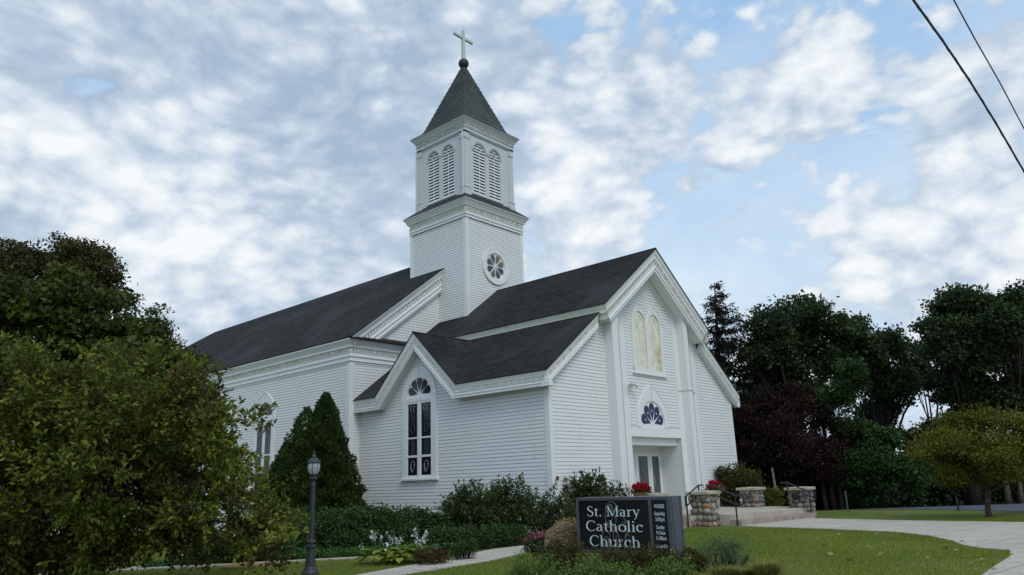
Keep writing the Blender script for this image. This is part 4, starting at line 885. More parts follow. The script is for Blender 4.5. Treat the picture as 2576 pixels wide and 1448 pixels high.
for txt, xa, xb, yb, hh in (('MASSES', 1668, 1843, 402, 72), ('Saturday', 1668, 1858, 535, 72), ('5:00pm', 1690, 1853, 640, 72), ('Sunday', 1706, 1852, 782, 70), ('9:15am', 1706, 1866, 885, 70), ('11:00am', 1703, 1886, 985, 70), ('231-256-9076', 1700, 1908, 1130, 62)):
    lt = MB(); V, Fc = textmesh(txt, 1, 1, .008, spacing=1.12); capm = .72; V[:, 0] -= V[:, 0].min(); V[:, 0] /= V[:, 0].max(); a = SP(xa, yb); b = SP(xb, yb); hz = abs(SP(xa, yb - hh)[2] - a[2])
    lt.idx([(SX + .006 - v[2] * .3, a[1] + (b[1] - a[1]) * v[0], a[2] + v[1] / capm * hz) for v in V], Fc); lt.build('service_times', 'sign_letter', sg)
ln = MB()
for p in ([(775, 450), (765, 400), (790, 330), (850, 287), (905, 290), (955, 335), (990, 420), (1040, 490), (1095, 565), (1130, 640), (1145, 720), (1165, 800), (1190, 880), (1210, 980), (1225, 1070), (1240, 1150)],
          [(790, 470), (768, 430), (785, 360), (830, 330), (870, 340), (895, 390), (905, 460), (935, 520), (962, 590), (962, 660), (945, 720)], [(775, 450), (772, 490), (755, 520), (765, 560), (772, 600), (770, 640), (790, 670)],
          [(800, 520), (830, 540), (860, 530), (900, 560), (890, 620), (860, 650)], [(740, 700), (790, 660), (860, 690), (930, 700), (915, 760), (880, 800), (850, 830)], [(720, 810), (725, 760), (760, 720), (800, 730), (850, 760)], [(720, 810), (722, 880), (700, 940), (682, 1010), (685, 1150)],
          [(760, 790), (800, 840), (850, 860)], [(850, 830), (848, 930), (838, 1040), (842, 1160)], [(915, 800), (915, 900), (930, 1020), (952, 1165)], [(930, 740), (950, 820), (990, 860), (1015, 920), (1035, 980)], [(990, 860), (960, 900), (975, 1000), (1000, 1100), (1022, 1170)],
          [(1145, 800), (1132, 950), (1122, 1060), (1112, 1170)], [(1150, 860), (1140, 1000), (1130, 1165)], [(740, 950), (780, 925), (820, 960), (830, 1030), (800, 1150)], [(720, 970), (740, 1060), (752, 1160)], [(1060, 690), (1090, 665), (1140, 660)], [(965, 850), (940, 800), (980, 740), (1040, 710)], [(835, 350), (870, 370), (890, 420), (880, 480)]):
    ln.tube([SP(a, b, .004) for a, b in p], .0042, 4)
ln.build('line_figure', 'sign_line', sg)
place(sg)
# ================================================================ lamp post
lx, ly = -9.93, -2.33
lp = thing('lamp_post', 'grey cast-metal lamp post with a faceted glass lantern, in front of the dark conifer', 'lamp post', (lx, ly, 0))
mb = MB(); mb.lathe((lx, ly, 0), [(.16, 0), (.16, .05), (.13, .09), (.12, .12), (.10, .15), (.078, .40), (.075, .47), (.098, .49), (.098, .52), (.07, .54), (.07, .56), (.088, .575), (.085, .60), (.058, .63), (.056, .70), (.045, 1.55), (.048, 1.57), (.05, 1.62), (.04, 1.66), (.04, 1.70)], 20); mb.build('post', 'lamp_metal', lp, False)
mb = MB(); mb.lathe((lx, ly, 1.70), [(.06, 0), (.085, .02), (.085, .04), (.06, .06), (.075, .10), (.075, .115)], 16); mb.build('collar', 'lamp_metal', lp)
mb = MB(); mb.lathe((lx, ly, 1.815), [(.08, 0), (.108, .05), (.122, .11), (.122, .15), (.115, .20)], 8); mb.build('lantern_glass', 'lamp_glass', lp)
mb = MB()
for k in range(8):
    a = k * math.pi / 4; mb.tube([(lx + r_ * math.cos(a), ly + r_ * math.sin(a), 1.815 + z) for r_, z in ((.08, 0), (.110, .05), (.124, .11), (.124, .15), (.117, .20))], .006, 4)
mb.tube([(lx, ly, 1.815), (lx, ly, 1.90)], .012, 6); mb.tube([(lx, ly, 1.90), (lx, ly, 1.97)], .022, 8); mb.build('lantern_frame', 'lamp_metal', lp)
mb = MB(); mb.lathe((lx, ly, 2.015), [(.13, 0), (.132, .015), (.10, .055), (.07, .085), (.045, .10), (.04, .12), (.045, .125), (.022, .16), (.018, .18), (.022, .19), (.004, .235)], 16); mb.build('lantern_cap', 'lamp_metal', lp)
place(lp)
# ================================================================ plants
def blobcloud(blobs, nclump, per, csize, shell=.55, flat=1.0):
    """points gathered in leaf clumps through the volume of overlapping balls (x, y, z, r)"""
    B = np.array(blobs, float); w_ = B[:, 3] ** 2.2; idx = RNG.choice(len(B), nclump, p=w_ / w_.sum()); d = RNG.normal(size=(nclump, 3)); d /= np.linalg.norm(d, axis=1, keepdims=True)
    rad = (1 - shell) + shell * RNG.random(nclump) ** .4; rad = np.where(RNG.random(nclump) < .25, RNG.random(nclump) ** .5, rad); rad *= RNG.uniform(.85, 1.14, nclump)
    C_ = B[idx, :3] + d * (B[idx, 3] * rad)[:, None] * np.array([1, 1, flat])
    P = np.repeat(C_, per, axis=0) + np.clip(RNG.normal(size=(nclump * per, 3)), -1.7, 1.7) * csize * np.repeat(RNG.uniform(.6, 1.5, nclump), per)[:, None] * np.array([1.15, 1.15, .62]); ct = np.repeat(RNG.random(nclump), per)
    return P, ct, C_
def spraycloud(blobs, n, per, length, fat=.035, shell=.5, group=11):
    """boughs: bundles of leafy shoots that point outwards and up"""
    B = np.array(blobs, float); m_ = n // group; w_ = B[:, 3] ** 2.1; idx = RNG.choice(len(B), m_, p=w_ / w_.sum()); d = RNG.normal(size=(m_, 3)); d /= np.linalg.norm(d, axis=1, keepdims=True)
    rad = (1 - shell) + shell * RNG.random(m_) ** .35; rad = np.where(RNG.random(m_) < .2, RNG.random(m_) ** .5, rad) * RNG.uniform(.8, .98, m_)
    C0 = B[idx, :3] + d * (B[idx, 3] * rad)[:, None]; ct0 = RNG.random(m_); rep = np.repeat(np.arange(m_), group); n = len(rep)
    C_ = C0[rep] + RNG.normal(size=(n, 3)) * .10; u = d[rep] * .75 + RNG.normal(size=(n, 3)) * .55; u[:, 2] += .22; u /= np.linalg.norm(u, axis=1, keepdims=True); L_ = length * RNG.uniform(.4, 1.15, n)
    s_ = RNG.random((n, per)); P = C_[:, None, :] + u[:, None, :] * (s_ * L_[:, None])[..., None] + RNG.normal(size=(n, per, 3)) * fat * (1.5 - s_[..., None])
    ct = np.repeat(np.clip(ct0[rep] * .75 + RNG.random(n) * .25, 0, 1), per); return P.reshape(-1, 3), ct, C0, np.repeat(u, per, axis=0), s_.reshape(-1)
def ptree(name, label, cat, blobs, base, mat, nclump, per, csize, leaf, trunk_r, bark='bark', tintf=None, limbs=14, group=None, aspect=.6, droop=0.0, up=.4, flat=1.0, multi=1, crown_name='crown', spray=0):
    """tree: tapered trunk(s), limbs to the clumps, crown of separate leaves"""
    base = np.array(base, float); root = thing(name, label, cat, base, group); blobs = blobs if spray else rough(blobs)
    dirs = None
    if spray:
        P, ct, C_, dirs, al = spraycloud(blobs, nclump, per, spray, csize); ok = P[:, 2] > gh(P[:, 0], P[:, 1]) + .05; P = P[ok]; ct = ct[ok]; dirs = dirs[ok] * .9; al = al[ok]
        dirs = dirs + RNG.normal(size=dirs.shape) * .45; tint = ct * .56 + al * .16 + RNG.random(len(P)) * .28
    else:
        P, ct, C_ = blobcloud(blobs, nclump, per, csize, flat=flat); ok = P[:, 2] > gh(P[:, 0], P[:, 1]) + .05; P = P[ok]; ct = ct[ok]
        tint = ct * .55 + RNG.random(len(P)) * .45
    if tintf is not None: tint = tintf(P, tint)
    quadcloud(crown_name, leaves(P, leaf, tint, aspect, up, droop, dirs), tint, mat, root)
    B = np.array(blobs); top = B[np.argmax(B[:, 2])]; cen = (B[:, :3] * B[:, 3:4]).sum(0) / B[:, 3].sum(); tm = MB()
    for k in range(multi):
        off = np.array([RNG.normal() * .35, RNG.normal() * .35, 0]) if multi > 1 else np.zeros(3)
        b0 = base + off; h_ = (top[2] - base[2]) * .72; pts = []; rs_ = []
        for i in range(9):
            f = i / 8; q = b0 * (1 - f) + np.array([cen[0] + off[0] * 3, cen[1] + off[1] * 3, 0]) * f; q[2] = base[2] - .15 + h_ * f; q[:2] += RNG.normal(size=2) * .06 * trunk_r / .2 * (i > 0); pts.append(q); rs_.append(trunk_r * (1.25 if i == 0 else 1) * (1 - f * .85))
        tm.tube(pts, rs_, 9)
        for j in range(limbs // multi):
            tgt = C_[RNG.integers(len(C_))]; f = RNG.uniform(.42 if name == 'locust_tree' else .28, .85); i = int(f * 8); s_ = pts[i]; mid = (s_ + tgt) / 2 + np.array([0, 0, .1 * np.linalg.norm(tgt - s_)]) + RNG.normal(size=3) * .08
            r0 = rs_[i] * .55; tm.tube([s_, s_ * .5 + mid * .5, mid, tgt], [r0, r0 * .75, r0 * .5, r0 * .15], 6)
            for q in range(2):
                tg2 = C_[np.argsort(((C_ - tgt) ** 2).sum(1))[1 + q * 3]]; tm.tube([mid, (mid + tg2) / 2, tg2], [r0 * .35, r0 * .22, r0 * .06], 5)
    tm.build('trunk', bark, root, True); place(root); return root
def PB_(lst, d, jit=.5):
    """crown balls given as seen from the street: pixel centre, pixel radius, extra depth"""
    out = []
    for it in lst:
        px, py, r_ = it[:3]; dd = d + (it[3] if len(it) > 3 else RNG.uniform(-jit, jit)); p = W(px, py, dd); out.append((p[0], p[1], p[2], r_ * dd / FPX))
    return out
def gpt(px, d):
    """ground point under the direction px at depth d"""
    r = ray(px, 1200); r = CAM + r * d; return (r[0], r[1], float(gh(r[0], r[1])))
def rough(blobs, k=3, s=.42):
    out = []
    for x, y, z, r_ in blobs:
        out.append((x, y, z, r_ * .84))
        for _ in range(k):
            d = RNG.normal(size=3); d[2] = abs(d[2]) * .8 + .1; d /= np.linalg.norm(d); q = r_ * RNG.uniform(.7, .95); out.append((x + d[0] * q, y + d[1] * q, z + d[2] * q * .9, r_ * RNG.uniform(s * .7, s * 1.2)))
    return out
# -- left: crab apple in front
crab = PB_([(60, 1000, 115), (190, 1030, 115), (60, 1170, 160), (230, 1170, 160), (330, 1030, 115), (430, 1120, 125), (470, 1010, 65), (530, 1080, 62), (515, 1215, 105), (590, 1270, 85), (655, 1340, 62), (690, 1285, 45), (350, 1270, 130), (150, 1300, 120), (-60, 1250, 190), (430, 1330, 60), (570, 1345, 60), (10, 1390, 95),
            (400, 945, 50), (300, 955, 55), (130, 925, 42), (20, 940, 50), (590, 1175, 42), (655, 1105, 14), (625, 1150, 22), (545, 1000, 22), (728, 1318, 20), (630, 1235, 42), (230, 915, 22), (70, 895, 16), (110, 1410, 50), (610, 1395, 26), (700, 1100, 10), (330, 1400, 26), (360, 1320, 85), (250, 1360, 62), (170, 1395, 55), (300, 1240, 110), (645, 1112, 15), (685, 1103, 12), (725, 1098, 9), (480, 1300, 60), (615, 1075, 20), (655, 1085, 13), (700, 1075, 8), (505, 945, 24), (545, 940, 14), (575, 948, 9), (690, 1205, 17), (720, 1190, 10), (745, 1180, 7), (752, 1322, 12), (772, 1318, 8), (62, 880, 12), (90, 860, 8), (160, 905, 18), (185, 880, 11), (200, 862, 7), (318, 925, 18), (335, 905, 10), (395, 905, 18), (410, 885, 10), (260, 925, 16), (470, 930, 18), (10, 905, 16), (-5, 885, 10), (600, 1010, 14), (625, 1030, 9), (690, 1400, 16), (640, 1425, 14), (150, 1430, 24), (500, 1400, 18), (530, 1420, 12), (400, 1400, 18), (60, 1435, 30)], 12.6, 1.1)
ptree('crab_apple_tree', 'broad yellow-green crab apple tree with small dark red fruit, nearest in the left corner', 'tree', crab, gpt(262, 12.6), 'leaf_crab', 4300, 21, .04, .092, .13, 'dark_bark', limbs=60, aspect=.5, droop=.1, spray=.46)
# -- left: two big trees behind
mp1 = PB_([(60, 800, 130), (200, 770, 110), (80, 920, 150), (230, 900, 140), (330, 860, 75), (350, 960, 110), (430, 930, 70), (-80, 850, 170), (440, 1010, 80), (120, 1050, 160), (300, 1070, 140), (480, 1100, 90), (0, 1150, 160), (465, 910, 26), (400, 830, 26)], 21, 1.2)
ptree('maple_tree', 'large dense dark green maple filling the left edge behind the crab apple', 'tree', mp1, gpt(120, 21), 'leaf_maple', 1050, 60, .17, .165, .26, 'bark', limbs=24, aspect=.8, droop=.3)
rst = PB_([(30, 660, 55), (95, 655, 40), (160, 640, 45), (150, 600, 16), (215, 650, 55), (240, 690, 60), (260, 740, 55), (190, 720, 70), (90, 720, 80), (0, 720, 90), (285, 700, 20), (-80, 700, 90), (320, 770, 25), (210, 605, 12)], 24.5, .8)
ptree('oak_tree', 'taller rust-tinged tree whose thin top rises above the maple at the far left', 'tree', rst, gpt(110, 24.5), 'leaf_rust', 620, 50, .15, .14, .26, 'bark', limbs=20, aspect=.5, droop=.4)
ths = PB_([(385, 790, 26), (395, 830, 34), (375, 870, 45), (430, 870, 24), (460, 900, 26), (410, 920, 50), (470, 950, 30), (360, 830, 20), (345, 900, 40), (480, 990, 30)], 27, .5)
ptree('ash_tree', 'thin upright tree top between the maple and the end of the church roof', 'tree', ths, gpt(410, 27), 'leaf_maple', 230, 36, .13, .13, .13, 'bark', limbs=16, aspect=.45, droop=.3)
# -- arborvitae by the wall
def cone(name, label, cx_, cy_, z0, prof, mat, n, leaf, tm_r=.1, droop=-.8, jit=.08, extra=()):
    root = thing(name, label, 'conifer', (cx_, cy_, z0)); Pall = []
    for (ox, oy, pr_, nn) in [(0, 0, prof, n)] + list(extra):
        zs_ = [p[0] for p in pr_]; rs_ = [p[1] for p in pr_]; z = RNG.random(nn * 3) * (zs_[-1] - zs_[0]) + zs_[0]; r_ = np.interp(z, zs_, rs_); keep = RNG.random(nn * 3) < r_ / max(rs_); z = z[keep][:nn]; r_ = r_[keep][:nn]
        a = RNG.uniform(0, 2 * math.pi, len(z)); lump = 1 + .12 * np.sin(a * 5 + z * 2.1) + .11 * np.sin(a * 9 - z * 5 + 1) + .07 * np.sin(z * 11 + a * 3); q = (1 - .45 * RNG.random(len(z)) ** 2.2) * lump
        Pall.append(np.stack([cx_ + ox + r_ * q * np.cos(a), cy_ + oy + r_ * q * np.sin(a), z0 + z], 1))
    P = np.concatenate(Pall); out = P - np.array([cx_, cy_, 0]); out[:, 2] = 0; out /= np.linalg.norm(out, axis=1, keepdims=True) + 1e-6
    cl = .5 + .5 * np.sin(P[:, 0] * 5.1 + P[:, 2] * 3.3) * np.sin(P[:, 1] * 4.3 - P[:, 2] * 2.2); tint = cl * .5 + RNG.random(len(P)) * .5
    quadcloud('foliage', leaves(P, leaf, tint, .45, .1, 0, out * .6 + np.array([0, 0, -droop])), tint, mat, root)
    t_ = MB(); t_.tube([(cx_, cy_, z0 - .1), (cx_, cy_, z0 + prof[-1][0] * .9)], [tm_r, .02], 7); t_.build('trunk', 'dark_bark', root); place(root)
ap = onp(812, 1250, 'x', -2.2)
cone('arborvitae', 'dark green cone-shaped arborvitae with a pointed top, against the church side wall', float(ap[0]), float(ap[1]), 0, [(0, 1.32), (1.0, 1.42), (1.8, 1.14), (2.8, .82), (3.9, .50), (4.6, .27), (5.0, .05)], 'leaf_cedar', 42000, .12,
     extra=[(-.45, .49, [(0, 1.1), (2, .98), (3.2, .66), (4.0, .36), (4.5, .05)], 18000), (-.95, 1.02, [(0, 1.0), (1.5, .86), (2.5, .4), (3.2, .05)], 11000)])
# -- right: spruce, deciduous wood, purple plum, locust
spb = gpt(1822, 40)
def spruce():
    root = thing('spruce_tree', 'dark ragged spruce with a pointed top, just right of the church front gable', 'tree', spb); x, y, z = spb; P = []; D = []; tm = MB(); top = W(1797, 712, 40)[2]; h_ = top - z; bx, by = W(1797, 712, 40)[:2]
    tm.tube([(x, y, z - .1), ((x + bx) / 2, (y + by) / 2, z + h_ * .5), (bx, by, top)], [.28, .17, .02], 8)
    for i in range(330):
        f = RNG.random() ** .8; zz = z + h_ * (.04 + .96 * (1 - f * 1.0)); a = RNG.uniform(0, 2 * math.pi); ln_ = (.3 + 4.0 * f ** .8) * RNG.uniform(.5, 1.25); cx_ = x + (bx - x) * (zz - z) / h_; cy_ = y + (by - y) * (zz - z) / h_
        u = np.array([math.cos(a), math.sin(a), 0]); p0 = np.array([cx_, cy_, zz]); p1 = p0 + u * ln_ * .6 + np.array([0, 0, -.12 * ln_]); p2 = p0 + u * ln_ + np.array([0, 0, .06 * ln_ + .05]); tm.tube([p0, p1, p2], [.03, .02, .008], 4)
        n_ = int(55 * ln_) + 10; s = RNG.random(n_); q = np.where(s[:, None] < .6, p0 + (p1 - p0) * (s / .6)[:, None], p1 + (p2 - p1) * ((s - .6) / .4)[:, None]); P.append(q + RNG.normal(size=(n_, 3)) * np.array([.05, .05, .04]) * (1 + ln_ * .5)); dd = RNG.normal(size=(n_, 3)) * .6 + u * .7; dd[:, 2] -= .8; D.append(dd)
    P = np.concatenate(P); D = np.concatenate(D); tint = RNG.random(len(P)); quadcloud('crown', leaves(P, .19, tint, .28, .1, 0, D), tint, 'leaf_spruce', root); tm.build('trunk', 'dark_bark', root); place(root)
spruce()
WD = 'dark woodland trees beyond the church lawn'
ptree('woodland_tree', 'broad dark tree with a domed crown directly right of the spruce', 'tree', PB_([(2000, 800, 55), (2050, 790, 40), (1930, 830, 50), (1960, 890, 60), (2060, 860, 65), (1910, 900, 40), (2120, 830, 42), (2010, 950, 60), (2100, 930, 50), (1900, 960, 45), (1960, 1010, 60), (1900, 1060, 60), (2060, 1010, 35)], 40, 1.3), gpt(2020, 40), 'leaf_dark', 520, 84, .27, .19, .34, 'dark_bark', limbs=34, group=WD, aspect=.75)
ptree('woodland_tree', 'middle woodland tree behind the purple-leaved tree, stepping down to the gap in the crowns', 'tree', PB_([(2150, 840, 32), (2170, 890, 50), (2130, 960, 45), (2200, 950, 45), (2230, 870, 38), (2280, 890, 32), (2300, 940, 40), (2250, 980, 50), (2200, 1050, 50), (2160, 1130, 60)], 42, 1.3), gpt(2215, 42), 'leaf_dark', 460, 84, .26, .19, .3, 'dark_bark', limbs=30, group=WD, aspect=.75)
ptree('woodland_tree', 'tallest woodland tree standing behind the yellow-leaved tree near the right edge', 'tree', PB_([(2430, 760, 38), (2400, 790, 40), (2370, 780, 26), (2350, 830, 26), (2430, 840, 50), (2480, 780, 35), (2380, 880, 45), (2470, 900, 55), (2400, 960, 50), (2460, 1000, 55), (2430, 1060, 50), (2500, 840, 35)], 38, 1.2), gpt(2440, 38), 'leaf_dark', 500, 84, .25, .18, .3, 'dark_bark', limbs=34, group=WD, aspect=.75)
ptree('woodland_tree', 'woodland tree cut off by the right edge of the picture', 'tree', PB_([(2560, 765, 34), (2520, 790, 24), (2540, 820, 44), (2600, 850, 70), (2540, 900, 40), (2590, 960, 60), (2560, 1010, 30), (2620, 1050, 60)], 36.5, 1.2), gpt(2572, 36.5), 'leaf_dark', 370, 84, .25, .18, .28, 'dark_bark', limbs=26, group=WD, aspect=.75)
ptree('woodland_tree', 'slim woodland tree with bare forked limbs seen against the bright gap', 'tree', PB_([(2330, 890, 20), (2310, 880, 16), (2345, 960, 16), (2320, 1150, 40), (2370, 1150, 40), (2300, 960, 26), (2360, 1000, 14), (2345, 1075, 22), (2300, 1110, 30), (2385, 1090, 24)], 44, .8), gpt(2335, 44), 'leaf_dark', 260, 60, .24, .18, .2, 'dark_bark', limbs=22, group=WD, aspect=.75, multi=2)
ptree('plum_tree', 'wide purple-leaved tree between the church wall and the green woodland', 'tree', PB_([(1990, 1010, 45), (1930, 1040, 60), (2030, 1050, 60), (2090, 1090, 60), (1900, 1120, 80), (1990, 1130, 90), (2080, 1160, 65), (1920, 1200, 70), (2020, 1200, 60), (1870, 1050, 40), (2120, 1130, 30), (1960, 1240, 50), (1890, 1240, 50)], 37, 1.2), gpt(2010, 37), 'leaf_purple', 1300, 46, .18, .13, .2, 'dark_bark', limbs=30, aspect=.6)
ptree('understory_tree', 'low bright-green tree to the right of the purple-leaved tree', 'tree', PB_([(2130, 1080, 32), (2180, 1120, 42), (2160, 1180, 50), (2220, 1180, 50), (2230, 1110, 36), (2280, 1200, 45), (2190, 1240, 40), (2120, 1000, 28), (2140, 930, 20)], 36, 1.0), gpt(2190, 36), 'leaf_green', 480, 66, .20, .16, .12, 'dark_bark', limbs=14, aspect=.8)
ptree('locust_tree', 'small spreading yellow-green locust tree standing on the lawn at the right', 'tree', PB_([(2420, 1070, 40), (2480, 1060, 40), (2380, 1110, 45), (2450, 1120, 60), (2540, 1090, 50), (2350, 1140, 32), (2400, 1160, 45), (2500, 1150, 60), (2590, 1130, 60), (2440, 1190, 45), (2330, 1120, 22), (2310, 1135, 14), (2520, 1190, 40), (2570, 1180, 50), (2380, 1200, 30), (2620, 1180, 60)], 23.5, .9), (14.3, -8.35, float(gh(14.3, -8.35))) if False else gpt(2472, 23.7), 'leaf_locust', 900, 46, .15, .10, .10, 'bark', limbs=30, aspect=.45, flat=.75, up=1.0)
for k, (px, d, r_, lb) in enumerate([(2068, 37.3, .10, 'leftmost of the three slender trunks standing below the purple-leaved tree'), (2088, 37.8, .12, 'middle of the three slender trunks standing below the purple-leaved tree'), (2108, 37.4, .11, 'rightmost of the three slender trunks standing below the purple-leaved tree'),
                                     (2525, 37, .12, 'pale trunk just right of the yellow-leaved tree, standing behind the parking lot'), (2558, 36, .09, 'pale leaning trunk nearest the right edge, beyond the parking lot')]):
    b = gpt(px, d); root = thing('woodland_tree', lb, 'tree', b, 'thin bare trunks at the edge of the wood'); mb = MB(); top = W(px - 14 + 2 * k, 1120, d); top2 = W(px - 24 + 6 * k, 1010, d)
    mb.tube([(b[0], b[1], b[2] - .1), (b[0] * .7 + top[0] * .3, b[1] * .7 + top[1] * .3, b[2] + .8), top, top2], [r_ * 1.5, r_, r_ * .7, r_ * .3], 8); mb.build('trunk', 'pale_bark', root, True)
    P = np.array(top2) + RNG.normal(size=(260, 3)) * .45; tint = RNG.random(260); quadcloud('crown', leaves(P, .2, tint, .7), tint, 'leaf_dark', root); place(root)
# wood and undergrowth that read as one mass
def massband(name, pts, mat, n, size, kind, label, cat):
    P = []
    for (x, y, z, r_), k in zip(pts, RNG.multinomial(n, np.array([p[3] ** 2 for p in pts]) / sum(p[3] ** 2 for p in pts))):
        d = RNG.normal(size=(k, 3)); d /= np.linalg.norm(d, axis=1, keepdims=True); P.append(np.array([x, y, z]) + d * (r_ * RNG.random(k) ** .35)[:, None])
    P = np.concatenate(P); P = P[P[:, 2] > gh(P[:, 0], P[:, 1]) - .1]; cl = .5 + .5 * np.sin(P[:, 0] * 1.3 + P[:, 2]) * np.sin(P[:, 1] * 1.1 + P[:, 2] * .7); tint = cl * .5 + RNG.random(len(P)) * .5
    return setting(quadcloud(name, leaves(P, size, tint, .8, .3), tint, mat), kind, label, cat)
ub = [];
for px in range(1850, 2760, 26):
    for d in (40, 44, 48):
        p = gpt(px, d + RNG.uniform(-1, 1)); ub.append((p[0], p[1], p[2] + RNG.uniform(.4, 1.4), RNG.uniform(1.3, 2.0)))
massband('undergrowth', ub, 'leaf_dark', 60000, .26, 'stuff', 'dark undergrowth at the foot of the woodland trees', 'undergrowth')
fb = []
for a in np.arange(0, 360, 2.2):
    for R_, hh in ((95, 4.5), (102, 6)):
        x, y = 10 + R_ * math.cos(math.radians(a)) * 1.0, 8 + R_ * math.sin(math.radians(a)); z = float(gh(x, y)); h_ = hh + 2.0 * math.sin(a * .31) + RNG.uniform(-1.2, 1.2)
        h_ *= .6; fb.append((x, y, z + h_ * .35, h_ * .62)); 
massband('distant_wood', fb, 'leaf_dark', 60000, .85, 'stuff', 'far wood closing the horizon all around', 'wood')
# -- shrubs
def shrub(name, label, blobs, mat, n, leaf, group=None, cat='shrub', per=14, cs=.09, aspect=.6, up=.5, droop=0, stems=True, flowers=None, bark='dark_bark', shell=.6, spray=0):
    B = np.array(blobs); base = (float(B[:, 0].mean()), float(B[:, 1].mean()), 0.0); root = thing(name, label, cat, base, group)
    dirs = None
    if spray:
        P, ct, C_, dirs, al = spraycloud(blobs, n // 14, 14, spray, .03, .6, 5); ok = P[:, 2] > .02; P = P[ok]; dirs = dirs[ok] + RNG.normal(size=(len(P), 3)) * .5; tint = ct[ok] * .3 + al[ok] * .3 + RNG.random(len(P)) * .4
    else:
        P, ct, C_ = blobcloud(blobs, max(8, n // per), per, cs, shell); ok = P[:, 2] > .02; P = P[ok]; tint = ct[ok] * .6 + RNG.random(len(P)) * .4
    quadcloud('foliage', leaves(P, leaf, tint, aspect, up, droop, dirs), tint, mat, root)
    if stems:
        t_ = MB()
        for k in range(min(26, len(C_))):
            c_ = C_[RNG.integers(len(C_))]; b_ = np.array([base[0] + (c_[0] - base[0]) * .6, base[1] + (c_[1] - base[1]) * .6, -.02]); t_.tube([b_, (b_ + c_) / 2 + RNG.normal(size=3) * .04, c_], [.014, .011, .005], 4)
        t_.build('stems', bark, root)
    if flowers:
        fm, fn, fs_, fp = flowers; Q = C_[RNG.choice(len(C_), min(fn, len(C_)), replace=False)]; Q = Q[Q[:, 2] > np.median(Q[:, 2])] if fp else Q; R_ = np.repeat(Q, 14, axis=0) + RNG.normal(size=(len(Q) * 14, 3)) * fs_; tt = RNG.random(len(R_)); quadcloud('flowers', leaves(R_, fs_ * 1.4, tt, .9, .8), tt, fm, root)
    place(root); return root
def SB(lst):
    """shrub balls on the ground: (pixel x, pixel y of centre, pixel radius, depth)"""
    out = []
    for px, py, r_, d in lst: p = W(px, py, d); out.append((p[0], p[1], p[2], r_ * d / FPX))
    return out
SH = 'shrubs in the bed along the church side wall'
shrub('yew_hedge', 'dense dark green clipped shrub bank between the lamp post and the white hosta flowers', SB([(830, 1330, 45, 19), (890, 1325, 48, 19), (950, 1320, 45, 19.2), (1000, 1325, 42, 19.2), (780, 1350, 40, 18.6), (860, 1365, 30, 18.3), (930, 1365, 28, 18.3), (1010, 1350, 30, 18.8), (750, 1330, 45, 19)]), 'leaf_hedge', 26000, .075, SH, 'hedge')
shrub('leafy_shrub', 'low dark shrub with upright pointed shoots left of the tall rose bushes', SB([(1035, 1320, 30, 20), (1075, 1325, 26, 20), (1060, 1300, 16, 20), (1105, 1330, 26, 20), (1045, 1295, 8, 20), (1032, 1285, 6, 20), (1100, 1305, 10, 20), (1130, 1320, 22, 20)]), 'leaf_hedge', 6500, .08, SH)
shrub('rose_bush', 'tall twiggy rose bush in the left half of the row under the side wall', SB([(1150, 1290, 35, 20), (1185, 1265, 32, 20), (1160, 1330, 38, 20), (1215, 1300, 38, 20), (1195, 1340, 35, 20), (1190, 1235, 14, 20), (1165, 1245, 12, 20), (1225, 1260, 18, 20), (1140, 1310, 20, 20)]), 'leaf_rose', 13000, .075, SH, spray=.34)
shrub('rose_bush', 'tallest twiggy rose bush, in the middle of the row under the side wall', SB([(1250, 1280, 35, 20.6), (1285, 1250, 28, 20.6), (1300, 1225, 13, 20.6), (1285, 1300, 38, 20.6), (1250, 1330, 40, 20.4), (1310, 1290, 30, 20.6), (1262, 1235, 12, 20.6), (1320, 1330, 32, 20.4), (1240, 1250, 14, 20.6)]), 'leaf_rose', 13000, .075, SH, spray=.34)
shrub('rose_bush', 'thin see-through rose bush in front of the church corner', SB([(1345, 1280, 24, 21), (1380, 1270, 26, 21), (1375, 1310, 30, 21), (1400, 1330, 30, 21), (1340, 1320, 26, 21), (1390, 1240, 12, 21), (1415, 1290, 24, 21), (1360, 1245, 8, 21), (1340, 1250, 8, 21)]), 'leaf_rose', 6500, .072, SH, spray=.34)
shrub('round_bush', 'rounded green bush with purplish tips just above the left half of the sign', SB([(1455, 1250, 36, 23), (1490, 1235, 32, 23), (1520, 1250, 30, 23), (1490, 1270, 40, 23), (1430, 1270, 32, 23), (1545, 1270, 22, 23), (1480, 1212, 12, 23), (1510, 1215, 10, 23), (1450, 1300, 40, 23), (1500, 1300, 40, 23), (1560, 1245, 7, 23)]), 'leaf_rose', 14000, .085, SH, spray=.28)
shrub('round_bush', 'olive-green bush right of the entrance, behind the handrail', SB([(1850, 1205, 38, 30), (1820, 1220, 30, 30), (1880, 1215, 36, 30), (1850, 1240, 42, 30), (1895, 1245, 30, 30), (1815, 1190, 14, 30), (1880, 1265, 40, 30)]), 'leaf_spirea', 12000, .1)
shrub('juniper', 'feathery low juniper behind the back stone pillar', SB([(1925, 1250, 22, 31), (1945, 1262, 20, 31), (1920, 1270, 22, 31), (1900, 1235, 14, 31), (1955, 1240, 8, 31)]), 'leaf_locust', 5000, .11, aspect=.3)
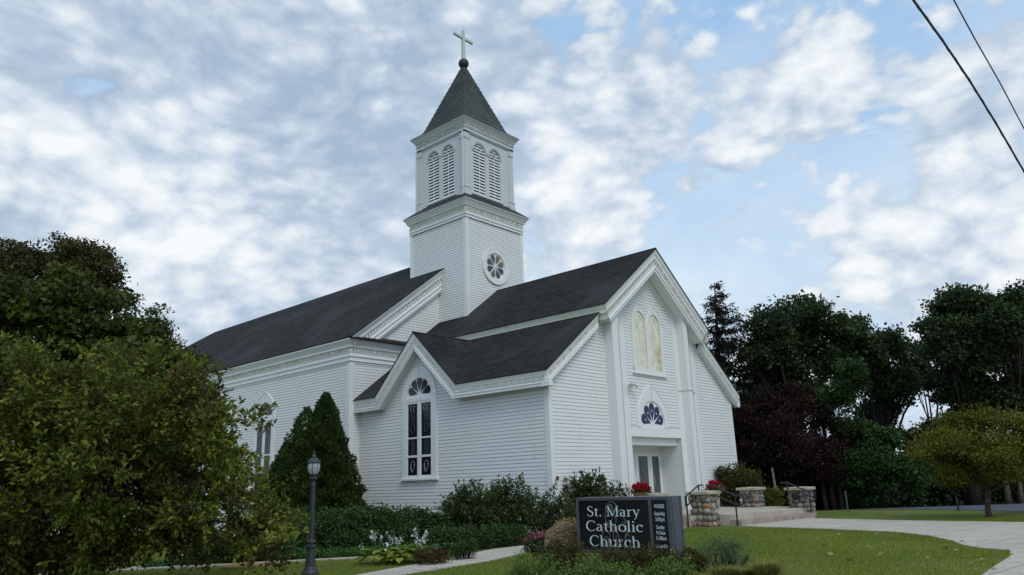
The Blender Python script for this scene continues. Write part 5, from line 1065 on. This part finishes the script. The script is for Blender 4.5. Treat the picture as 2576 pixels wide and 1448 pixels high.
# foreground bed round the sign
FG = 'low plants in the bed round the church sign'
shrub('spirea', 'brownish spirea mound at the left foot of the sign', SB([(1400, 1404, 20, 11.8), (1425, 1404, 18, 11.8), (1465, 1429, 18, 11.8), (1500, 1439, 16, 11.7), (1380, 1424, 18, 11.6), (1440, 1429, 24, 11.5), (1530, 1433, 16, 11.6)]), 'leaf_spirea', 13000, .042, FG, spray=.08)
shrub('spirea', 'brownish spirea mound covering the lower middle of the sign', SB([(1575, 1431, 16, 11.7), (1605, 1421, 16, 11.7), (1640, 1423, 16, 11.7), (1675, 1431, 16, 11.6), (1550, 1438, 20, 11.6), (1610, 1443, 26, 11.5), (1690, 1438, 20, 11.5)]), 'leaf_spirea', 13000, .042, FG, spray=.08)
shrub('spirea', 'small brown-green tuft just right of the sign end', SB([(1735, 1400, 16, 12.4), (1755, 1415, 20, 12.3), (1720, 1420, 20, 12.2)]), 'leaf_spirea', 4500, .04, FG, cs=.04)
shrub('catmint', 'grey-green herb clump cut by the bottom edge left of the sign', SB([(1320, 1444, 17, 11.3), (1350, 1454, 21, 11.2), (1400, 1459, 19, 11.2), (1310, 1469, 19, 11.2), (1370, 1474, 23, 11.1)]), 'leaf_sage', 9000, .038, FG, spray=.09)
shrub('catmint', 'green herb clump along the bottom edge under the sign', SB([(1460, 1449, 19, 11.1), (1500, 1454, 23, 11.1), (1550, 1464, 21, 11.0), (1440, 1469, 19, 11.0), (1600, 1472, 17, 11)]), 'leaf_sage', 10000, .038, FG, spray=.09)
shrub('catmint', 'paler herb clump under the right end of the sign', SB([(1655, 1454, 15, 11.1), (1690, 1454, 17, 11.1), (1720, 1464, 15, 11.0), (1670, 1472, 17, 11)]), 'leaf_sage', 8000, .038, FG, spray=.09)
shrub('russian_sage', 'hazy blue-green perennial on the lawn edge right of the sign', SB([(1790, 1392, 14, 12.6), (1820, 1388, 16, 12.6), (1850, 1392, 15, 12.6), (1835, 1402, 18, 12.5), (1875, 1398, 10, 12.6), (1765, 1400, 12, 12.6)]), 'leaf_bluegreen', 4000, .03, FG, spray=.2)
def grass_clump(name, label, px, d, hh, spread, mat, n, wv=.008, dirv=(0, 0), group=None, plume=None):
    b = gpt(px, d); root = thing(name, label, 'ornamental grass', (b[0], b[1], 0), group); V = []; 
    for i in range(n):
        a = RNG.uniform(0, 2 * math.pi); r0 = RNG.random() * spread * .35; p = np.array([b[0] + r0 * math.cos(a), b[1] + r0 * math.sin(a), 0.]); o = np.array([math.cos(a), math.sin(a), 0]) * spread * RNG.uniform(.2, 1) + np.array([dirv[0], dirv[1], 0]) * RNG.uniform(.5, 1.2); h_ = hh * RNG.uniform(.45, 1.15)
        s_ = np.array([-math.sin(a), math.cos(a), 0]) * wv; m_ = p + o * .35 + np.array([0, 0, h_ * .7]); e_ = p + o + np.array([0, 0, h_ * RNG.uniform(.75, 1.0)])
        V.append([p - s_, p + s_, m_ + s_ * .8, m_ - s_ * .8]); V.append([m_ - s_ * .8, m_ + s_ * .8, e_ + s_ * .1, e_ - s_ * .1])
    V = np.array(V); t_ = np.repeat(RNG.random(n), 2); quadcloud('blades', V, t_, mat, root)
    if plume:
        P = []; 
        for i in range(plume):
            j = RNG.integers(n); e_ = V[2 * j + 1, 2]; m_ = V[2 * j + 1, 0]; s_ = RNG.random(26)[:, None]; P.append(m_ + (e_ - m_) * s_ * 1.1 + RNG.normal(size=(26, 3)) * .016)
        P = np.concatenate(P); dd = np.tile(np.array([dirv[0], dirv[1], .25]) * 2, (len(P), 1)); t2_ = RNG.random(len(P)); quadcloud('plumes', leaves(P, .05, t2_, .3, .3, 0, dd), t2_, 'plume', root)
    place(root)
rv = CR[:2]
grass_clump('fountain_grass', 'tan feathery ornamental grass leaning right against the sign', 1358, 14.9, .70, .10, 'plume', 800, .005, (rv[0] * .62, rv[1] * .62), plume=360)
grass_clump('fountain_grass', 'soft brown-green grass tuft at the bottom edge right of the sign', 1790, 11.3, .24, .34, 'grass_dry', 800, .005, (rv[0] * .1, rv[1] * .1), FG)
grass_clump('fountain_grass', 'darker mop-like grass tuft farthest right in the bed', 1895, 11.2, .30, .36, 'grass_dry', 1000, .005, (rv[0] * .1, rv[1] * .1), FG)
grass_clump('fountain_grass', 'low yellow-green grass between the sign end and the mop-like tuft', 1845, 11.5, .18, .36, 'grass_dry', 700, .005, (0, 0), FG)
# sedum, black-eyed susans, hostas, ground cover
def headed(name, label, px, d, w_, h_, mat, nh, hs, leafm, cat='flowers', group=None, shape='dome'):
    b = gpt(px, d); root = thing(name, label, cat, (b[0], b[1], 0), group); P, ct, C_ = blobcloud([(b[0], b[1], h_ * .35, w_ * .8)], 120, 14, .05); P = P[(P[:, 2] > 0.02) & (P[:, 2] < h_)]; tt = RNG.random(len(P)); quadcloud('foliage', leaves(P, .06, tt, .6), tt, leafm, root)
    Q = []
    for i in range(nh):
        a = RNG.uniform(0, 6.28); r_ = w_ * RNG.random() ** .5; c_ = np.array([b[0] + r_ * math.cos(a), b[1] + r_ * math.sin(a), h_ * RNG.uniform(.65, 1.05)]); Q.append(c_ + RNG.normal(size=(36, 3)) * np.array([hs, hs, hs * (.4 if shape == 'dome' else 2.2)]))
    Q = np.concatenate(Q); tt = RNG.random(len(Q)); quadcloud('flowers', leaves(Q, hs * 1.1, tt, .9, 1.0), tt, mat, root); place(root)
headed('sedum', 'larger clump of dusty pink sedum heads at the walk edge, farther left', 1345, 16.8, .34, .40, 'petal_pink', 11, .045, 'leaf_green')
headed('sedum', 'smaller pink sedum clump right beside the tan grass', 1385, 16.9, .24, .42, 'petal_pink', 7, .045, 'leaf_green')
headed('coneflower_patch', 'orange daisies glowing just left of the sign edge', 1435, 18.5, .42, .62, 'petal_orange', 26, .02, 'leaf_hedge')
def hosta(name, label, px, py, d, n, mat, rr_, size):
    b = gpt(px, d); root = thing(name, label, 'hosta', (b[0], b[1], 0), 'hostas in the front bed'); V = []; T_ = []
    for i in range(n):
        a = RNG.uniform(0, 6.283); r0 = RNG.random() ** .6 * rr_; c_ = np.array([b[0] + r0 * math.cos(a), b[1] + r0 * math.sin(a), .10 + .22 * (1 - r0 / rr_) + RNG.uniform(-.03, .03)]); u = np.array([math.cos(a), math.sin(a), RNG.uniform(-.5, .25)]); u /= np.linalg.norm(u); w_ = np.cross(u, [0, 0, 1]); w_ /= np.linalg.norm(w_); nn = np.cross(w_, u); s = size * RNG.uniform(.7, 1.2); q = RNG.random()
        mid = [c_, c_ + u * s * .35 + nn * s * .10, c_ + u * s * .7 + nn * s * .06, c_ + u * s - nn * s * .05]; hw_ = [.05, .36, .30, .01]
        for k in range(3):
            for sg_ in (-1, 1): V.append([mid[k], mid[k + 1], mid[k + 1] + sg_ * w_ * s * hw_[k + 1] + nn * s * .09, mid[k] + sg_ * w_ * s * hw_[k] + nn * s * .09 * (k > 0)]); T_.append(q)
    quadcloud('foliage', np.array(V), np.array(T_), mat, root); return root, b
ho = []
for k, (px, d, lb) in enumerate(((965, 15.7, 'left part of the bright chartreuse hosta clump under the white flowers'), (1010, 15.6, 'middle of the bright chartreuse hosta clump under the white flowers'), (1050, 15.8, 'right part of the bright chartreuse hosta clump, beside the dark blue-green leaves'))):
    root, b = hosta('hosta', lb, px, 0, d, 62, 'leaf_hosta', .36, .20)
    fl = MB(); Q = []
    for i in range(6):
        x, y = b[0] + RNG.uniform(-.35, .35), b[1] + RNG.uniform(-.2, .4); h_ = RNG.uniform(.42, .66); fl.tube([(x, y, .1), (x + .02, y, h_)], .005, 4); 
        for z in np.arange(h_ - .13, h_ + .01, .028): Q.append(np.array([x + RNG.normal() * .02, y + RNG.normal() * .02, z])); Q.append(np.array([x + RNG.normal() * .025, y + RNG.normal() * .025, z]))
    fl.build('flower_stalks', 'post_green', root); Q = np.array(Q); tt = RNG.random(len(Q)); quadcloud('flowers', leaves(Q, .06, tt, .7, .2, .6), tt, 'petal_white', root); place(root)
root, b = hosta('hosta', 'dark blue-green large-leaved hosta right of the chartreuse clump', 1115, 0, 16.6, 60, 'leaf_hosta_dark', .45, .24); place(root)
headed('astilbe', 'low rusty-brown astilbe patch in front of the hostas', 1085, 15.2, .40, .24, 'astilbe', 46, .022, 'leaf_spirea', 'plant', None, 'plume')
shrub('potentilla', 'small yellow-green mound at the tip of the bed, right of the rusty patch', SB([(1165, 1378, 16, 15.6), (1185, 1372, 14, 15.6), (1150, 1385, 14, 15.4)]), 'leaf_green', 2600, .045, None, cs=.04)
shrub('shade_plant', 'low dark leaves behind the bed tip under the rose bushes', SB([(1110, 1350, 26, 17.5), (1145, 1355, 24, 17.5), (1175, 1350, 24, 17.8), (1220, 1352, 26, 18), (1260, 1348, 26, 18.3), (1300, 1345, 24, 18.6)]), 'leaf_hedge', 9000, .06, None, cs=.06)
shrub('shade_plant', 'round dark bush left of the side path under the crab apple boughs', SB([(520, 1375, 34, 16.5), (560, 1380, 34, 16.5), (600, 1385, 30, 16.3), (480, 1385, 22, 16.5), (650, 1380, 34, 16.5), (700, 1370, 34, 17)]), 'leaf_hedge', 9000, .07, None, cs=.07)
# ground cover in the bed (uncountable)
GC = [(-11.2, 2.4), (-8.94, .72), (-5.6, -1.72), (-5.0, -.9), (-5.3, .6), (-6.2, 2.2), (-8.0, 3.2), (-9.5, 3.0)]
n_ = 60000; x = RNG.uniform(-11.4, -4.8, n_); y = RNG.uniform(-1.9, 3.4, n_); ok = inpoly(x, y, GC); x, y = x[ok], y[ok]; hz = .06 + .07 * (.5 + .5 * np.sin(x * 7 + y * 5) * np.sin(y * 9 - x * 3)); P = np.stack([x, y, RNG.random(len(x)) * hz + .03], 1); tt = .3 * RNG.random(len(x)) + .7 * (P[:, 2] / .14) * RNG.random(len(x))
setting(quadcloud('ground_cover', leaves(P, .07, tt, .6, 1.2), tt, 'leaf_cover'), 'stuff', 'low green ground cover along the bed edge behind the lamp post', 'ground cover')
# curb stone, posts
mb = MB(); p = gpt(628, 15.6); V, Fc = ICO; mb.idx([(p[0] + v[0] * .30 + v[1] * -.25, p[1] - v[0] * .30 + v[1] * .1, .05 + v[2] * .08) for v in V], Fc); tag(mb.build('edging_stone', 'curb_stone', None, True), 'flat tan edging stone beside the side path under the crab apple', 'stone')
p = gpt(2121, 29.5); mb = MB(); mb.box(p[0] - .022, p[0] + .022, p[1] - .022, p[1] + .022, p[2] - .1, p[2] + .75); mb.box(p[0] - .032, p[0] + .032, p[1] - .032, p[1] + .032, p[2] + .75, p[2] + .79); tag(mb.build('marker_post', 'post_green'), 'slim green marker post on the far edge of the lawn', 'post')
p = gpt(1950, 31.8); t_ = W(1942, 1178, 31.8); mb = MB(); mb.tube([(p[0], p[1], p[2] - .1), tuple(t_)], [.06, .045], 8); tag(mb.build('wooden_pole', 'old_wood'), 'weathered wooden pole leaning in front of the dark wood', 'pole')
p = gpt(2396, 27.5); mb = MB(); mb.tube([(p[0], p[1], p[2] - .1), (p[0] - .03, p[1], p[2] + .5)], [.035, .03], 8); tag(mb.build('short_post', 'cable_black'), 'short dark post beside the parking lot, left of the yellow-leaved tree', 'post')
# flower pots
def pot(px, py, yv, label, r_=.19, h_=.42):
    p = onp(px, py, 'y', yv); x, y = float(p[0]), yv; root = thing('flower_pot', label, 'flower pot', (x, y, PZ), 'planters of red geraniums by the church door'); rim = float(p[2])
    mb = MB(); mb.lathe((x, y, PZ), [(.13, 0), (.15, .03), (.10, .07), (.12, .12), (r_ * .9, rim - PZ - .08), (r_ * 1.2, rim - PZ - .03), (r_ * 1.25, rim - PZ)], 18); mb.build('urn', 'terracotta', root)
    P = np.array([x, y, rim + .05]) + RNG.normal(size=(900, 3)) * np.array([.14, .14, .06]); tt = RNG.random(len(P)); quadcloud('foliage', leaves(P, .07, tt, .8), tt, 'leaf_rose', root)
    Q = []
    for i in range(26): a = RNG.uniform(0, 6.28); q = RNG.random() ** .5 * .30; c_ = np.array([x + q * math.cos(a), y + q * math.sin(a), rim + .12 + .16 * (1 - (q / .30) ** 2) + RNG.uniform(-.03, .03)]); d = RNG.normal(size=(60, 3)); d /= np.linalg.norm(d, axis=1, keepdims=True); Q.append(c_ + d * .055)
    Q = np.concatenate(Q); tt = RNG.random(len(Q)); quadcloud('flowers', leaves(Q, .05, tt, .9), tt, 'petal_red', root); place(root)
pot(1613, 1240, -1.75 + .9, 'urn of red geraniums seen above the sign, in front of the glass doors', .22)
pot(1798, 1233, -1.1, 'red geraniums right of the entrance, seen through the nearest handrail')
# overhead cables
for (pts, r_, lb, tw) in (([(1700, -900, 8.0), (2060, -380, 11.2), (2225, -110, 13.0), (2297, 0, 14), (2372, 104, 15.2), (2440, 205, 16.5), (2505, 310, 18), (2576, 432, 19.8), (2650, 570, 22), (2760, 770, 25), (2900, 985, 29)], .016, 'thick twisted black overhead cable nearest the church at the upper right', True), ([(1850, -900, 8.0), (2190, -380, 11.2), (2340, -110, 13), (2399, 0, 14), (2452, 98, 15), (2515, 208, 16.3), (2576, 324, 17.8), (2650, 470, 20), (2760, 690, 24.5), (2900, 920, 29)], .009, 'thin black overhead wire at the top right corner', False)):
    A = np.array(pts, float); tt = np.linspace(0, len(A) - 1, 60); C3 = np.array([W(*[np.interp(s, range(len(A)), A[:, k]) for k in range(3)]) for s in tt]); mb = MB(); mb.tube(C3, r_ * 1.5, 6)
    if tw:
        s_ = np.linspace(0, 59, 240); C4 = np.array([[np.interp(q, range(60), C3[:, k]) for k in range(3)] for q in s_]); ph = s_ * 2.1; C4 = C4 + np.stack([np.cos(ph) * .02, np.sin(ph) * .02, np.sin(ph + 1) * .022], 1); mb.tube(C4, .012, 5)
    tag(mb.build('overhead_cable', 'cable_black'), lb, 'cable')
q = W(2900, 985, 29); z_ = float(gh(q[0], q[1])); up_ = thing('utility_pole', 'wooden utility pole carrying the overhead cables, beyond the right edge', 'pole', (q[0] + .15, q[1], z_)); mb = MB()
mb.tube([(q[0] + .15, q[1], z_ - .2), (q[0] + .15, q[1], W(2900, 920, 29)[2] + .7)], [.15, .10], 10); mb.build('shaft', 'old_wood', up_); mb = MB(); mb.box(q[0] - .0, q[0] + .09, q[1] - 1.0, q[1] + 1.0, W(2900, 920, 29)[2] + .02, W(2900, 920, 29)[2] + .14); mb.build('crossarm', 'old_wood', up_); place(up_)
# grass blades near the camera (uncountable)
n_ = 230000; dd = 9 + 14 * RNG.random(n_) ** .8; px = RNG.uniform(-100, 2700, n_); base = CAM[None, :] + (CF[None, :] + CR[None, :] * ((px - 1288) / FPX)[:, None] + CU[None, :] * ((724 - 1330) / FPX)) * dd[:, None]
x, y = base[:, 0], base[:, 1]; ok = ~(inpoly(x, y, WALK) | inpoly(x, y, PATH) | inpoly(x, y, BED) | inpoly(x, y, EDGE) | inpoly(x, y, SIDEP)); ok &= ~((x > 3.1) & (x < 10.7) & (y > -4.4)) & ~(x > 12.3); x, y = x[ok], y[ok]; P = np.stack([x, y, gh(x, y) + 0 * x], 1); n_ = len(P)
a = RNG.uniform(0, 6.28, n_); h_ = RNG.uniform(.02, .048, n_) * (1 + .5 * np.sin(x * 2.3 + 2 * np.sin(y * 1.1)) * np.sin(y * 2.9 + x)); s_ = np.stack([np.cos(a), np.sin(a), 0 * a], 1) * .006; tip = P + np.stack([RNG.normal(size=n_) * .015, RNG.normal(size=n_) * .015, h_], 1)
dry = np.clip(1.15 - np.hypot(x + 4.5, y + 10.5) / 5.5, 0, 1) * 1.2 + .5 + .5 * np.sin(x * .9 + 1.3 * np.sin(y * .7)) * np.sin(y * .8 + x * .3); setting(quadcloud('grass', np.stack([P - s_, P + s_, tip], 1), np.clip(.02 + .5 * RNG.random(n_) + .28 * (.5 + .5 * np.sin(x * .8 + 1.7 * np.sin(y * .5)) * np.sin(y * .6 - x * .35)) + .3 * dry * RNG.random(n_), 0, 1), 'blade'), 'stuff', 'mown lawn grass in front of the church', 'grass')
# fallen leaves
GR = 'dry leaves lying on the lawn and walk'
fl0 = None
spots = [(1990, 1428), (2025, 1365), (2070, 1372), (2110, 1345), (2165, 1350), (2185, 1375), (2135, 1408), (2215, 1395), (2250, 1372), (2310, 1395), (2335, 1405), (2352, 1400), (2290, 1365), (2405, 1385), (2440, 1420), (2470, 1408), (2505, 1398), (2540, 1405), (2380, 1378), (2260, 1418), (2320, 1425), (2205, 1345), (1960, 1385), (2500, 1432), (2280, 1344), (2545, 1395), (1115, 1404), (985, 1412), (2420, 1362), (2090, 1395)]
for i, (px, py) in enumerate(spots):
    p = onp(px, py, 'z', .028); a = RNG.uniform(0, 6.28)
    if fl0 is None:
        o_ = [(0, -.05), (.018, -.02), (.05, -.025), (.03, .005), (.045, .035), (.015, .025), (0, .06), (-.02, .025), (-.05, .03), (-.03, 0), (-.045, -.03), (-.015, -.02)]; mb = MB(); mb.poly([(u, v, .018 * math.sin(u * 60) + .012) for u, v in o_], 0, .5); mb.poly([(u, v, .018 * math.sin(u * 60) + .009) for u, v in o_][::-1], 0, .5); fl0 = mb.build('fallen_leaf', 'fallen'); o = fl0
    else: o = fl0.copy(); COL.objects.link(o)
    o.location = (p[0], p[1], .025); o.rotation_euler = (RNG.uniform(-.4, .4), RNG.uniform(-.4, .4), a); s = RNG.uniform(.7, 1.2); o.scale = (s, s, s); tag(o, 'small dry tan leaf lying on the mown grass or the walk', 'leaf', GR)
